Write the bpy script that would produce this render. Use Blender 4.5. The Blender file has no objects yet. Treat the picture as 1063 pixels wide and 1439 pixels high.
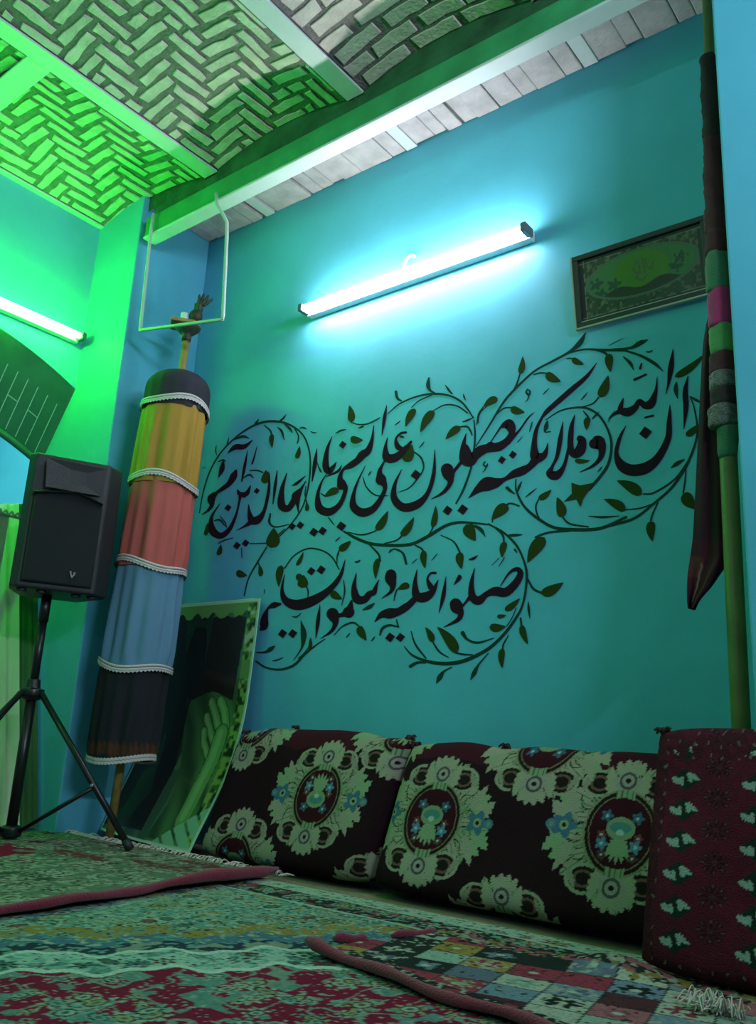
import bpy, math, random
import numpy as np
from mathutils import Vector, Matrix

# ------------------------------------------------------------------ camera, light, exposure
SC = bpy.context.scene
COL = SC.collection
CAM_F, CAM_YAW, CAM_PITCH, CAM_ROLL = 1191.5, 0.678577, 0.259988, -0.053760
CAM_C = np.array([0.0, -2.65, 0.48])
_cy, _sy = math.cos(CAM_YAW), math.sin(CAM_YAW)
_cp, _sp = math.cos(CAM_PITCH), math.sin(CAM_PITCH)
_f = np.array([-_sy*_cp, _cy*_cp, _sp]); _r = np.array([_cy, _sy, 0.0]); _d = np.cross(_f, _r)
_cr, _sr = math.cos(CAM_ROLL), math.sin(CAM_ROLL)
_r2 = _cr*_r + _sr*_d; _d2 = -_sr*_r + _cr*_d
cam = bpy.data.cameras.new('camera'); camo = bpy.data.objects.new('camera', cam); COL.objects.link(camo)
cam.sensor_fit = 'VERTICAL'; cam.sensor_height = 36.0; cam.lens = CAM_F/1439*36.0
cam.clip_start = 0.02; cam.clip_end = 60
camo.matrix_world = Matrix(((_r2[0], -_d2[0], -_f[0], CAM_C[0]), (_r2[1], -_d2[1], -_f[1], CAM_C[1]),
                            (_r2[2], -_d2[2], -_f[2], CAM_C[2]), (0, 0, 0, 1)))
SC.camera = camo
SC.view_settings.view_transform = 'Standard'; SC.view_settings.look = 'None'
SC.view_settings.gamma = 1.0; SC.view_settings.use_curve_mapping = False
SC.view_settings.exposure = -0.12
WHITE_TUBE = ((0.96, 0.91, 1.0), 90.0)
GREEN_TUBE = ((0.035, 1.0, 0.03), 150.0)
w = bpy.data.worlds.new('World'); SC.world = w; w.use_nodes = True
w.node_tree.nodes['Background'].inputs[0].default_value = (0.25, 0.5, 0.6, 1)
w.node_tree.nodes['Background'].inputs[1].default_value = 0.0
def area(name, loc, rot, sx, sy, col, power):
    l = bpy.data.lights.new(name, 'AREA'); l.shape = 'RECTANGLE'; l.size = sx; l.size_y = sy
    l.color = col; l.energy = power
    o = bpy.data.objects.new(name, l); COL.objects.link(o); o.location = loc; o.rotation_euler = rot
    return o
# the lamps of the room that hang outside the frame: one on the right wall, one in the room behind the arch
area('room_tube_right', (1.55, -1.9, 2.35), (0, math.radians(114), 0), 0.08, 1.2, (0.74, 0.82, 1.0), 98)
area('room_tube_rear', (-0.9, -4.6, 2.3), (math.radians(112), 0, 0), 1.2, 0.08, (0.80, 0.90, 1.0), 14)
area('room_tube_green', (-3.74, -2.75, 2.25), (0, math.radians(-80), 0), 0.06, 1.2, (0.03, 1.0, 0.06), 22)
area('back_room_tube', (-4.2, -1.3, 2.4), (0, math.radians(62), 0), 0.3, 1.2, (0.55, 1.0, 0.80), 60)

def ray(x, y):
    return (x-531.5)/CAM_F*_r2 + (y-719.5)/CAM_F*_d2 + _f
def on_y(x, y, Y):
    v = ray(x, y); return CAM_C + v*((Y-CAM_C[1])/v[1])
def on_z(x, y, Z):
    v = ray(x, y); return CAM_C + v*((Z-CAM_C[2])/v[2])
def on_x(x, y, X):
    v = ray(x, y); return CAM_C + v*((X-CAM_C[0])/v[0])

# ------------------------------------------------------------------ helpers
def lin(r, g, b):
    def c(v):
        v /= 255.0
        return v/12.92 if v <= 0.04045 else ((v+0.055)/1.055)**2.4
    return (c(r), c(g), c(b))
RNG = np.random.default_rng(7)
def vnoise(x, y, s, seed):
    r = np.random.default_rng(seed); g = r.random((64, 64))
    x = np.asarray(x, float)/s; y = np.asarray(y, float)/s
    xi = np.floor(x).astype(int); yi = np.floor(y).astype(int); fx = x-xi; fy = y-yi
    fx = fx*fx*(3-2*fx); fy = fy*fy*(3-2*fy)
    a = g[xi % 64, yi % 64]; b = g[(xi+1) % 64, yi % 64]; c = g[xi % 64, (yi+1) % 64]; d = g[(xi+1) % 64, (yi+1) % 64]
    return (a*(1-fx)+b*fx)*(1-fy)+(c*(1-fx)+d*fx)*fy

def mat(name, color, rough=0.7, metal=0.0, bump=0.0, bscale=40.0, var=0.0, vscale=8.0, spec=0.5, sheen=0.0):
    m = bpy.data.materials.new(name); m.use_nodes = True
    nt = m.node_tree; p = nt.nodes['Principled BSDF']
    p.inputs['Base Color'].default_value = (*color, 1); p.inputs['Roughness'].default_value = rough
    p.inputs['Metallic'].default_value = metal; p.inputs['Specular IOR Level'].default_value = spec
    tc = nt.nodes.new('ShaderNodeTexCoord')
    if var > 0:
        n = nt.nodes.new('ShaderNodeTexNoise'); n.inputs['Scale'].default_value = vscale; n.inputs['Detail'].default_value = 5
        nt.links.new(tc.outputs['Object'], n.inputs['Vector'])
        r = nt.nodes.new('ShaderNodeValToRGB')
        r.color_ramp.elements[0].position = 0.3; r.color_ramp.elements[1].position = 0.7
        r.color_ramp.elements[0].color = (*[c*(1-var) for c in color], 1)
        r.color_ramp.elements[1].color = (*[min(1, c*(1+var)) for c in color], 1)
        nt.links.new(n.outputs['Fac'], r.inputs['Fac']); nt.links.new(r.outputs['Color'], p.inputs['Base Color'])
    if bump > 0:
        n2 = nt.nodes.new('ShaderNodeTexNoise'); n2.inputs['Scale'].default_value = bscale; n2.inputs['Detail'].default_value = 6
        nt.links.new(tc.outputs['Object'], n2.inputs['Vector'])
        b = nt.nodes.new('ShaderNodeBump'); b.inputs['Strength'].default_value = bump; b.inputs['Distance'].default_value = 0.01
        nt.links.new(n2.outputs['Fac'], b.inputs['Height']); nt.links.new(b.outputs['Normal'], p.inputs['Normal'])
    if sheen > 0:
        p.inputs['Sheen Weight'].default_value = sheen
    return m
def mat_attr(name, rough=0.85, bump=0.0, bscale=400.0, spec=0.3):
    m = mat(name, (0.5, 0.5, 0.5), rough, bump=bump, bscale=bscale, spec=spec)
    nt = m.node_tree; a = nt.nodes.new('ShaderNodeAttribute'); a.attribute_name = 'Col'
    nt.links.new(a.outputs['Color'], nt.nodes['Principled BSDF'].inputs['Base Color'])
    return m
def mat_emit(name, color, strength):
    m = bpy.data.materials.new(name); m.use_nodes = True; nt = m.node_tree
    nt.nodes.remove(nt.nodes['Principled BSDF'])
    e = nt.nodes.new('ShaderNodeEmission'); e.inputs[0].default_value = (*color, 1); e.inputs[1].default_value = strength
    nt.links.new(e.outputs[0], nt.nodes['Material Output'].inputs[0])
    return m

class MB:
    def __init__(s): s.v = []; s.f = []; s.m = []; s.sm = []
    def add(s, vs, fs, mi=0, smooth=False):
        o = len(s.v); s.v += [tuple(map(float, p)) for p in vs]
        for f in fs: s.f.append([i+o for i in f]); s.m.append(mi); s.sm.append(smooth)
        return s
    def box(s, a, b, mi=0, M=None):
        x0, y0, z0 = a; x1, y1, z1 = b
        vs = [(x0,y0,z0),(x1,y0,z0),(x1,y1,z0),(x0,y1,z0),(x0,y0,z1),(x1,y0,z1),(x1,y1,z1),(x0,y1,z1)]
        if M is not None: vs = [M @ Vector(p) for p in vs]
        return s.add(vs, [(0,3,2,1),(4,5,6,7),(0,1,5,4),(1,2,6,5),(2,3,7,6),(3,0,4,7)], mi)
    def tube(s, pts, r, n=10, mi=0, caps=True, squash=None):
        P = [Vector(p) for p in pts]; R = r if hasattr(r, '__len__') else [r]*len(P)
        vs = []; fs = []; up = None
        for i, p in enumerate(P):
            t = (P[min(i+1, len(P)-1)]-P[max(i-1, 0)]).normalized()
            if up is None:
                up = Vector((0, 0, 1)) if abs(t.z) < 0.9 else Vector((1, 0, 0))
            a = t.cross(up).normalized(); b = a.cross(t).normalized(); up = b
            for k in range(n):
                an = 2*math.pi*k/n
                vs.append(p+a*(math.cos(an)*R[i])+b*(math.sin(an)*R[i]))
        for i in range(len(P)-1):
            for k in range(n):
                fs.append((i*n+k, i*n+(k+1) % n, (i+1)*n+(k+1) % n, (i+1)*n+k))
        s.add(vs, fs, mi, True)
        if caps:
            o = len(s.v)-len(vs)
            for f in (range(n-1, -1, -1), range((len(P)-1)*n, len(P)*n)): s.f.append([o+i for i in f]); s.m.append(mi); s.sm.append(False)
        return s
    def lathe(s, prof, c, n=32, mi=0, axis=None, smooth=True):
        vs = []; fs = []
        for (r, z) in prof:
            for k in range(n):
                an = 2*math.pi*k/n; vs.append((c[0]+r*math.cos(an), c[1]+r*math.sin(an), c[2]+z))
        for i in range(len(prof)-1):
            for k in range(n): fs.append((i*n+k, i*n+(k+1) % n, (i+1)*n+(k+1) % n, (i+1)*n+k))
        s.add(vs, fs, mi, smooth); o = len(s.v)-len(vs)
        for f in (range(n-1, -1, -1), range((len(prof)-1)*n, len(prof)*n)): s.f.append([o+i for i in f]); s.m.append(mi); s.sm.append(False)
        return s
    def ball(s, c, rx, ry=None, rz=None, n=16, mi=0, M=None):
        ry = ry or rx; rz = rz or rx; vs = []; fs = []; h = n//2
        for i in range(1, h):
            th = math.pi*i/h
            for k in range(n):
                an = 2*math.pi*k/n; vs.append(Vector((rx*math.sin(th)*math.cos(an), ry*math.sin(th)*math.sin(an), rz*math.cos(th))))
        vs += [Vector((0, 0, rz)), Vector((0, 0, -rz))]
        if M is not None: vs = [M @ p for p in vs]
        vs = [p+Vector(c) for p in vs]
        for i in range(h-2):
            for k in range(n): fs.append((i*n+k, (i+1)*n+k, (i+1)*n+(k+1) % n, i*n+(k+1) % n))
        a = (h-1)*n
        for k in range(n): fs.append((a, k, (k+1) % n)); fs.append((a+1, (h-2)*n+(k+1) % n, (h-2)*n+k))
        return s.add(vs, fs, mi, True)
    def build(s, name, mats, parent=None, bevel=0.0, seg=2, subsurf=0):
        me = bpy.data.meshes.new(name); me.from_pydata(s.v, [], s.f)
        mats = mats if isinstance(mats, (list, tuple)) else [mats]
        for m in mats: me.materials.append(m)
        me.polygons.foreach_set('material_index', s.m); me.polygons.foreach_set('use_smooth', s.sm); me.update()
        o = bpy.data.objects.new(name, me); COL.objects.link(o)
        if parent is not None:
            o.parent = parent; o.matrix_parent_inverse = Matrix.Translation(-Vector(parent.location))
        if bevel > 0:
            b = o.modifiers.new('bevel', 'BEVEL'); b.width = bevel; b.segments = seg; b.limit_method = 'ANGLE'; b.angle_limit = math.radians(40)
        if subsurf > 0:
            b = o.modifiers.new('sub', 'SUBSURF'); b.levels = subsurf; b.render_levels = subsurf
        return o
def grid_obj(name, X, Y, Z, colors, m, parent=None, smooth=True, closed_u=False, extra=None):
    """grid mesh of shape (nu,nv) with a colour per point"""
    nu, nv = X.shape
    V = np.stack([X, Y, Z], -1).reshape(-1, 3)
    I = np.arange(nu*nv).reshape(nu, nv)
    if closed_u: I = np.concatenate([I, I[:1]], 0)
    F = np.stack([I[:-1, :-1], I[1:, :-1], I[1:, 1:], I[:-1, 1:]], -1).reshape(-1, 4)
    me = bpy.data.meshes.new(name); nf = len(F)
    me.vertices.add(len(V)); me.vertices.foreach_set('co', V.astype(np.float32).ravel())
    me.loops.add(nf*4); me.loops.foreach_set('vertex_index', F.astype(np.int32).ravel())
    me.polygons.add(nf); me.polygons.foreach_set('loop_start', np.arange(0, nf*4, 4, dtype=np.int32))
    me.polygons.foreach_set('use_smooth', np.ones(nf, bool) if smooth else np.zeros(nf, bool))
    me.materials.append(m); me.update(calc_edges=True); me.validate()
    if colors is not None:
        at = me.color_attributes.new('Col', 'FLOAT_COLOR', 'POINT')
        c = np.ones((nu*nv, 4), np.float32); c[:, :3] = colors.reshape(-1, 3); at.data.foreach_set('color', c.ravel())
    o = bpy.data.objects.new(name, me); COL.objects.link(o)
    if parent is not None:
        o.parent = parent; o.matrix_parent_inverse = Matrix.Translation(-Vector(parent.location))
    return o
def tag(o, label, cat, group=None, kind=None):
    o['label'] = label; o['category'] = cat
    if group: o['group'] = group
    if kind: o['kind'] = kind
    return o
def thing(name, loc, label, cat, group=None):
    o = bpy.data.objects.new(name, None); COL.objects.link(o); o.location = loc; o.empty_display_size = 0.1
    return tag(o, label, cat, group)
def struct(o):
    o['kind'] = 'structure'; return o
def spline(pts, n=8):
    """Catmull-Rom through points of any dimension"""
    P = [np.array(p, float) for p in pts]
    if len(P) < 3: 
        return [P[0]+(P[1]-P[0])*t for t in np.linspace(0, 1, n)]
    Q = [2*P[0]-P[1]]+P+[2*P[-1]-P[-2]]; out = []
    for i in range(1, len(Q)-2):
        a, b, c, d = Q[i-1], Q[i], Q[i+1], Q[i+2]
        for k in range(n):
            t = k/n
            out.append(0.5*((2*b)+(c-a)*t+(2*a-5*b+4*c-d)*t*t+(3*b-a-3*c+d)*t**3))
    out.append(P[-1]); return out

# ------------------------------------------------------------------ materials
M = {}
M['wall'] = mat('cyan_plaster', (0.095, 0.425, 0.585), 0.55, bump=0.25, bscale=9, var=0.07, vscale=3, spec=0.25)
M['brick'] = mat('cream_brick', (0.50, 0.465, 0.40), 0.9, bump=0.6, bscale=60, var=0.18, vscale=14)
M['mortar'] = mat('grey_mortar', (0.15, 0.145, 0.13), 0.95, bump=0.8, bscale=90, var=0.25, vscale=25)
M['whitewash'] = mat('whitewashed_brick', (0.42, 0.41, 0.40), 0.9, bump=0.6, bscale=50, var=0.2, vscale=12)
M['steel'] = mat('white_painted_steel', (0.50, 0.58, 0.56), 0.45, bump=0.15, bscale=30, var=0.08, vscale=5)
M['greenpaint'] = mat('green_painted_steel', (0.03, 0.26, 0.10), 0.6, bump=0.3, bscale=25, var=0.2, vscale=7)
M['shadegreen'] = mat('shaded_green_brick', (0.018, 0.085, 0.035), 0.9, bump=0.8, bscale=18, var=0.45, vscale=9)  # green darkened to paint in the shade of the recess above the beam
M['floor'] = mat('beige_underlay', (0.20, 0.165, 0.11), 0.9, bump=0.5, bscale=200, var=0.15, vscale=30)
M['darkwood'] = mat('dark_wood', (0.03, 0.02, 0.015), 0.6)
M['darkgreen'] = mat('dark_green_tile', (0.025, 0.17, 0.085), 0.55, var=0.15, vscale=10)
M['mint'] = mat('mint_joint', (0.30, 0.62, 0.45), 0.8)
M['whiteplastic'] = mat('white_plastic', (0.72, 0.75, 0.76), 0.4)
M['greyplastic'] = mat('grey_holder', (0.10, 0.12, 0.13), 0.5)
M['black'] = mat('black_plastic', (0.012, 0.013, 0.016), 0.45, bump=0.3, bscale=300)
M['grille'] = mat('black_grille', (0.010, 0.011, 0.016), 0.7, bump=1.0, bscale=500)
M['blackmetal'] = mat('black_metal', (0.008, 0.009, 0.010), 0.35)
M['emblem'] = mat('dull_silver', (0.22, 0.22, 0.23), 0.5)
M['silver'] = mat('silver', (0.55, 0.55, 0.55), 0.3, metal=0.8)
M['polewood'] = mat('pole_wood', (0.30, 0.20, 0.06), 0.6, var=0.25, vscale=30)
M['lace'] = mat('white_lace', (0.75, 0.70, 0.66), 0.9, bump=0.8, bscale=300)
M['bronze'] = mat('dark_bronze', (0.035, 0.033, 0.02), 0.55, var=0.3, vscale=40)
M['cloth_attr'] = mat_attr('dyed_cloth', 0.9, bump=0.3, bscale=500)
M['carpet_attr'] = mat_attr('carpet_pile', 0.95, bump=0.9, bscale=350, spec=0.1)
M['print_attr'] = mat_attr('glossy_print', 0.22, spec=0.5)
M['art_attr'] = mat_attr('printed_picture', 0.35, spec=0.5)
M['redbind'] = mat('dark_red_binding', (0.20, 0.012, 0.035), 0.95, bump=0.6, bscale=250, sheen=0.2)
M['fringe'] = mat('cream_fringe', (0.55, 0.52, 0.44), 0.95)
M['letter'] = mat('maroon_black_paint', (0.024, 0.008, 0.018), 0.9, spec=0.1)
M['vine'] = mat('dark_green_paint', (0.010, 0.042, 0.030), 0.9, spec=0.1)
M['leaf'] = mat('olive_paint', (0.028, 0.046, 0.009), 0.9, spec=0.1)
M['frame'] = mat('dark_frame', (0.035, 0.035, 0.035), 0.4)
M['framegilt'] = mat('pale_frame_edge', (0.45, 0.42, 0.33), 0.4, metal=0.4)
M['maroon'] = mat('maroon_cloth', (0.05, 0.010, 0.016), 0.9, bump=0.5, bscale=300)
M['darkcloth'] = mat('black_cloth', (0.016, 0.011, 0.013), 0.9, bump=0.5, bscale=300)
M['pink'] = mat('pink_cloth', (0.33, 0.018, 0.11), 0.8, bump=0.4, bscale=200)
M['greencloth'] = mat('green_cloth', (0.05, 0.22, 0.06), 0.8, bump=0.4, bscale=200)
M['seacloth'] = mat('sea_green_cloth', (0.03, 0.13, 0.07), 0.8, bump=0.4, bscale=200)
M['silvercloth'] = mat('silver_braid', (0.085, 0.10, 0.09), 0.6, bump=0.9, bscale=200, var=0.5, vscale=90)
M['greenpole'] = mat('olive_green_bamboo', (0.10, 0.135, 0.03), 0.5, var=0.2, vscale=12)
M['palecurtain'] = mat('pale_curtain', (0.60, 0.66, 0.50), 0.9, var=0.1, vscale=8)
M['darkcurtain'] = mat('dark_green_cloth', (0.04, 0.12, 0.035), 0.9, var=0.2, vscale=8)
M['cable'] = mat('pale_rod', (0.42, 0.52, 0.46), 0.5)
# ------------------------------------------------------------------ the setting
RX0, RX1, RY0, ZC = -3.84, 1.75, -5.6, 3.42     # room extents, slab height
PX, PY = -3.456, -0.45                           # corner of the left pier
FX = -4.06                                       # back of the left wall
struct(MB().box((-6.2, RY0-.1, -.1), (RX1+.1, .12, -.012)).build('floor', M['floor']))
struct(MB().box((-6.2, 0, -.1), (RX1+.1, .12, ZC)).build('wall_back', M['wall']))
struct(MB().box((RX1, RY0, -.1), (RX1+.12, 0, ZC)).build('wall_right', M['wall']))
struct(MB().box((-6.2, RY0-.12, -.1), (RX1, RY0, ZC)).build('wall_front', M['wall']))
struct(MB().box((-6.3, RY0, -.1), (-6.2, 0, ZC)).build('wall_far', M['wall']))
struct(MB().box((-6.2, RY0, 2.75), (FX, 0, 2.85)).build('ceiling_side', M['wall']))
struct(MB().box((-6.2, RY0, ZC), (RX1, .12, ZC+.1)).build('ceiling_slab', M['mortar']))
struct(MB().box((FX, PY, -.05), (PX, 0, 3.3)).build('pillar_left', M['wall'], bevel=.006))
struct(MB().box((-.58, PY, -.05), (-.19, 0, 3.3)).build('pillar_right', M['wall'], bevel=.006))
# left wall with its arched opening
AY0, AY1 = PY, -2.0
def arch(y):
    t = (y+1.225)/.775; return 2.345-.195*t*t
lw = MB(); ys = np.linspace(AY0, AY1, 25)
for i in range(24):
    a, b = ys[i], ys[i+1]
    lw.add([(RX0, a, arch(a)), (RX0, b, arch(b)), (RX0, b, 3.3), (RX0, a, 3.3)], [(0, 1, 2, 3)])
    lw.add([(FX, a, arch(a)-.36), (FX, b, arch(b)-.36), (FX, b, 3.3), (FX, a, 3.3)], [(3, 2, 1, 0)])
lw.box((FX, RY0, -.05), (RX0, AY1, 3.3))
struct(lw.build('wall_left', M['wall']))
sp = MB()
for i in range(24):
    a, b = ys[i], ys[i+1]
    sp.add([(RX0, a, arch(a)), (FX, a, arch(a)-.36), (FX, b, arch(b)-.36), (RX0, b, arch(b))], [(0, 1, 2, 3)], 0)
ar = struct(sp.build('trim_arch', M['darkgreen']))
jn = MB()
def spp(y, t): return Vector((RX0+(FX-RX0)*t, y, arch(y)-.36*t-.0015))
jy = np.arange(-.50, -1.98, -.058)
for i, y in enumerate(jy):
    jn.add([spp(y, .3)+Vector((0, -.0025, 0)), spp(y+.0, .97)+Vector((0, -.0025, 0)), spp(y, .97)+Vector((0, .0025, 0)), spp(y, .3)+Vector((0, .0025, 0))], [(0, 1, 2, 3)])
    if i+1 < len(jy):
        q = jy[i+1]
        if i % 2 == 1: jn.add([spp(y, .6), spp(q, .6), spp(q, .612), spp(y, .612)], [(0, 1, 2, 3)])
struct(jn.build('trim_joint', M['mint']))
bf = MB(); bf.tube([(FX-.01, y, arch(y)-.375) for y in ys], .019, 8)
struct(bf.build('trim_dark', M['darkgreen']))
# I-beams and vaults
BZ = 2.88
bm_ = MB()
bm_.box((-3.40, -.397, BZ), (RX1, -.387, BZ+.2)); 
bm_.box((-3.40, -.455, BZ+.006), (RX1, -.397, BZ+.115), 1)
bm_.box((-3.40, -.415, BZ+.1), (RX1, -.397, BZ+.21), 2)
bm_.box((-3.40, -.462, BZ-.006), (RX1, -.387, BZ+.006), 0)
struct(bm_.build('ceiling_beam', [M['steel'], M['greenpaint'], M['shadegreen']], bevel=.004))
JX = [-3.85, -2.965, -2.045, -1.165, -.27, .62, 1.5]; JZ = 3.095
for i, x in enumerate(JX):
    j = MB(); hw = .045
    j.box((x-hw, RY0, JZ), (x+hw, -.416, JZ+.012)); j.box((x-.012, RY0, JZ+.012), (x+.012, -.416, JZ+.14))
    if i in (1, 2, 3):
        j.box((x-.03, -.38, JZ+.012), (x+.03, -.004, JZ+.022)); j.box((x-.03, -.38, JZ+.022), (x+.03, -.004, JZ+.1))
    struct(j.build('ceiling_joist' if i == 0 else 'ceiling_joist.%03d' % i, M['steel'], bevel=.003))
tz = MB(); tz.box((-3.80, -1.36, JZ+.002), (-3.01, -1.255, JZ+.014)); tz.box((-3.80, -1.32, JZ+.014), (-3.01, -1.295, JZ+.1))
struct(tz.build('ceiling_tie', M['steel'], bevel=.003))
rnd = random.Random(3)
RISE = .055
def brick_poly(mb, cx, cy, L, W, ang, zf, x0, x1, y0, y1, mi=1, h=.006):
    """an irregular raised brick clipped to a rectangle, laid on the vault's underside"""
    c, s = math.cos(ang), math.sin(ang)
    n = 5; pts = []
    for t in np.linspace(-1, 1, n): pts.append((t*L/2, -W/2))
    for t in np.linspace(1, -1, n): pts.append((t*L/2, W/2))
    q = []
    for (a, b) in pts:
        a += rnd.uniform(-.006, .006); b += rnd.uniform(-.004, .004)
        q.append((min(max(cx+a*c-b*s, x0), x1), min(max(cy+a*s+b*c, y0), y1)))
    ar_ = 0
    for i in range(len(q)): ar_ += q[i][0]*q[i-1][1]-q[i-1][0]*q[i][1]
    if abs(ar_) < .0016: return
    qc = np.mean(q, 0)
    top = [(x, y, zf(x)-.001) for x, y in q]
    bot = [(qc[0]+(x-qc[0])*.96, qc[1]+(y-qc[1])*.96, zf(x)-h) for x, y in q]
    k = len(q); fs = []
    for i in range(k): fs.append((i, (i+1) % k, k+(i+1) % k, k+i))
    for i in range(n-1): fs.append((k+i, k+i+1, k+k-2-i, k+k-1-i))
    mb.add(top+bot, fs, mi)
for i in range(len(JX)-1):
    xa, xb = JX[i]+.047, JX[i+1]-.047
    def zf(x, xa=xa, xb=xb):
        t = (x-xa)/(xb-xa)*2-1; return JZ+.012+RISE*(1-t*t)
    v = MB(); xs = np.linspace(xa, xb, 17)
    V = []; F = []
    for x in xs: V += [(x, RY0, zf(x)), (x, -.40, zf(x))]
    for k in range(16): F.append((2*k, 2*k+1, 2*k+3, 2*k+2))
    v.add(V, F, 0, True)
    for k in range(16):                                 # spandrel above the main beam
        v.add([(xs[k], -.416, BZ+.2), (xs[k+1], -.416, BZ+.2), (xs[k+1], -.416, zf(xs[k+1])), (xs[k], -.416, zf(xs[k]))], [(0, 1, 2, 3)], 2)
    x0, x1, y0, y1 = xa+.008, xb-.008, RY0+.02, -.422
    if i == 2:
        y = y1-.03; r = 0
        while y > -4.6:
            x = x0-.1+(r % 2)*.115
            while x < x1+.12:
                Lb = .20+rnd.uniform(-.02, .02)
                brick_poly(v, x, y, Lb, .058, rnd.uniform(-.03, .03), zf, x0, x1, y0, y1)
                x += Lb+.028
            y -= .077; r += 1
    else:
        ph = .067; rat = 3; L, W = ph*rat-.019, ph-.026   # herringbone on a square lattice
        for a in range(-80, 80):
            for b in range(-8, 76):
                k = (a-b) % (2*rat)
                ux, uy = x0+a*ph-.02, y1+.02-b*ph
                # cell owner: horizontal brick starts where k == 0, vertical where k == rat
                if k == 0: cx, cy, an = ux+ph*rat/2, uy-ph/2, 0
                elif k == rat: cx, cy, an = ux+ph/2, uy+ph*rat/2-ph, math.pi/2
                else: continue
                if not (x0-.1 < cx < x1+.1 and -4.6 < cy < y1+.1): continue
                Lx = L*rnd.uniform(.9, 1.02)
                if rnd.random() < .08:
                    sgn = .27*L
                    for s_ in (-1, 1):
                        brick_poly(v, cx+(s_*sgn if an == 0 else 0), cy+(s_*sgn if an else 0), L*.42, W*.95, an+rnd.uniform(-.05, .05), zf, x0, x1, y0, y1)
                else:
                    brick_poly(v, cx+rnd.uniform(-.006, .006), cy+rnd.uniform(-.006, .006), Lx, W*rnd.uniform(.85, 1.08), an+rnd.uniform(-.06, .06), zf, x0, x1, y0, y1)
    struct(v.build('ceiling_vault' if i == 0 else 'ceiling_vault.%03d' % i, [M['mortar'], M['brick'], M['shadegreen']]))
# whitewashed brick strip between the main beam and the wall
st = MB(); st.box((-3.46, -.386, JZ+.03), (RX1, 0, JZ+.08), 0)
x = -3.45; r = 0
while x < RX1-.05:
    wd = rnd.choice([.065, .07, .075, .11, .13])
    if min(abs(x+wd/2-j) for j in JX[1:4]) < .07: x += .02; continue
    d0 = rnd.uniform(-.005, .012)
    ysplit = [-.385, 0] if rnd.random() < .45 else [-.385, -.385+rnd.choice([.11, .165, .22]), 0]
    for k in range(len(ysplit)-1):
        st.box((x+.001, ysplit[k]+.001, JZ+.018-d0*.6*rnd.random()), (x+wd-.001, ysplit[k+1]-.001-(rnd.choice([0, 0, .004, .012]) if ysplit[k+1] == 0 else 0), JZ+.04), 1)
    x += wd+rnd.choice([-.002, -.004, 0, .001, .012])
struct(st.build('ceiling_strip', [M['mortar'], M['whitewash']], bevel=.005))

# ------------------------------------------------------------------ lamps
def tube_lamp(root, p0, p1, out, em, bracket):
    """batten against the wall, tube in front of it; out = unit vector away from the wall"""
    p0, p1, out = Vector(p0), Vector(p1), Vector(out); ax = (p1-p0).normalized(); up = Vector((0, 0, 1))
    Mx = Matrix((( ax.x, out.x, 0, 0), (ax.y, out.y, 0, 0), (ax.z, out.z, 1, 0), (0, 0, 0, 1)))
    L = (p1-p0).length
    T = Matrix.Translation(p0) @ Mx
    MB().box((-.01, .002, -.022), (L+.01, .042, .022), 0, T).build('batten', M['whiteplastic'], root, bevel=.005)
    for a in (0.0, L):
        s = -1 if a == 0 else 1
        h = MB(); h.box((a-.006-(.012 if s < 0 else 0), .03, -.018), (a+.006+(.012 if s > 0 else 0), .098, .02), 0, T)
        h.build('lamp_holder', M['greyplastic'], root, bevel=.004)
    MB().tube([T @ Vector((.012, .078, .0)), T @ Vector((L-.012, .078, .0))], .0155, 16).build('tube', em, root)
    if bracket:
        b = MB(); c = L*bracket
        b.tube([T @ Vector((c, .03, .02)), T @ Vector((c+.005, .03, .07)), T @ Vector((c+.012, .028, .098)), T @ Vector((c+.034, .02, .118)), T @ Vector((c+.048, .01, .108))], .0075, 8)
        b.build('hanging_hook', M['whiteplastic'], root)
pl = on_y(432, 437, -.05); pr = on_y(741, 327, -.05); zt = (pl[2]+pr[2])/2
wl = thing('fluorescent_lamp', (pl[0], 0, zt), 'white fluorescent tube lamp glowing on the blue wall above the calligraphy', 'lamp')
tube_lamp(wl, (pl[0], 0, zt), (pr[0], 0, zt), (0, -1, 0), mat_emit('white_tube_glow', *WHITE_TUBE), .47)
ge = on_x(112, 474, RX0+.06)
gl = thing('fluorescent_lamp', (RX0, ge[1], ge[2]), 'green fluorescent tube lamp on the side wall above the arch', 'lamp')
tube_lamp(gl, (RX0, ge[1]-1.21, ge[2]), (RX0, ge[1], ge[2]), (1, 0, 0), mat_emit('green_tube_glow', *GREEN_TUBE), 0)
# ------------------------------------------------------------------ rugs (patterns as colours per point)
def flowers(X, Y, col, seed, n, x0, x1, y0, y1, size, cols, keep=None):
    r = np.random.default_rng(seed)
    for _ in range(n):
        cx, cy = r.uniform(x0, x1), r.uniform(y0, y1)
        if keep is not None and not keep(cx, cy): continue
        s = size*r.uniform(.6, 1.3); k = r.integers(5, 9); ph = r.uniform(0, 6.28)
        c1 = cols[r.integers(len(cols))]; c2 = cols[r.integers(len(cols))]
        el = r.uniform(.7, 1.4)
        I = (np.abs(X-cx) < 1.6*s) & (np.abs(Y-cy) < 1.6*s)
        if not I.any(): continue
        dx, dy = (X[I]-cx)*el, (Y[I]-cy)/el
        q = np.hypot(dx, dy)/s; an = np.arctan2(dy, dx)
        pet = q < .72+.28*np.cos(k*an+ph)
        ring = pet & (q < .5); core = q < .2
        c = col[I]
        c[pet] = c1; c[ring] = c2; c[core] = c1*.35
        line = pet & (np.abs(q-.52) < .07); c[line] = (.02, .03, .03)
        col[I] = c
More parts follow.
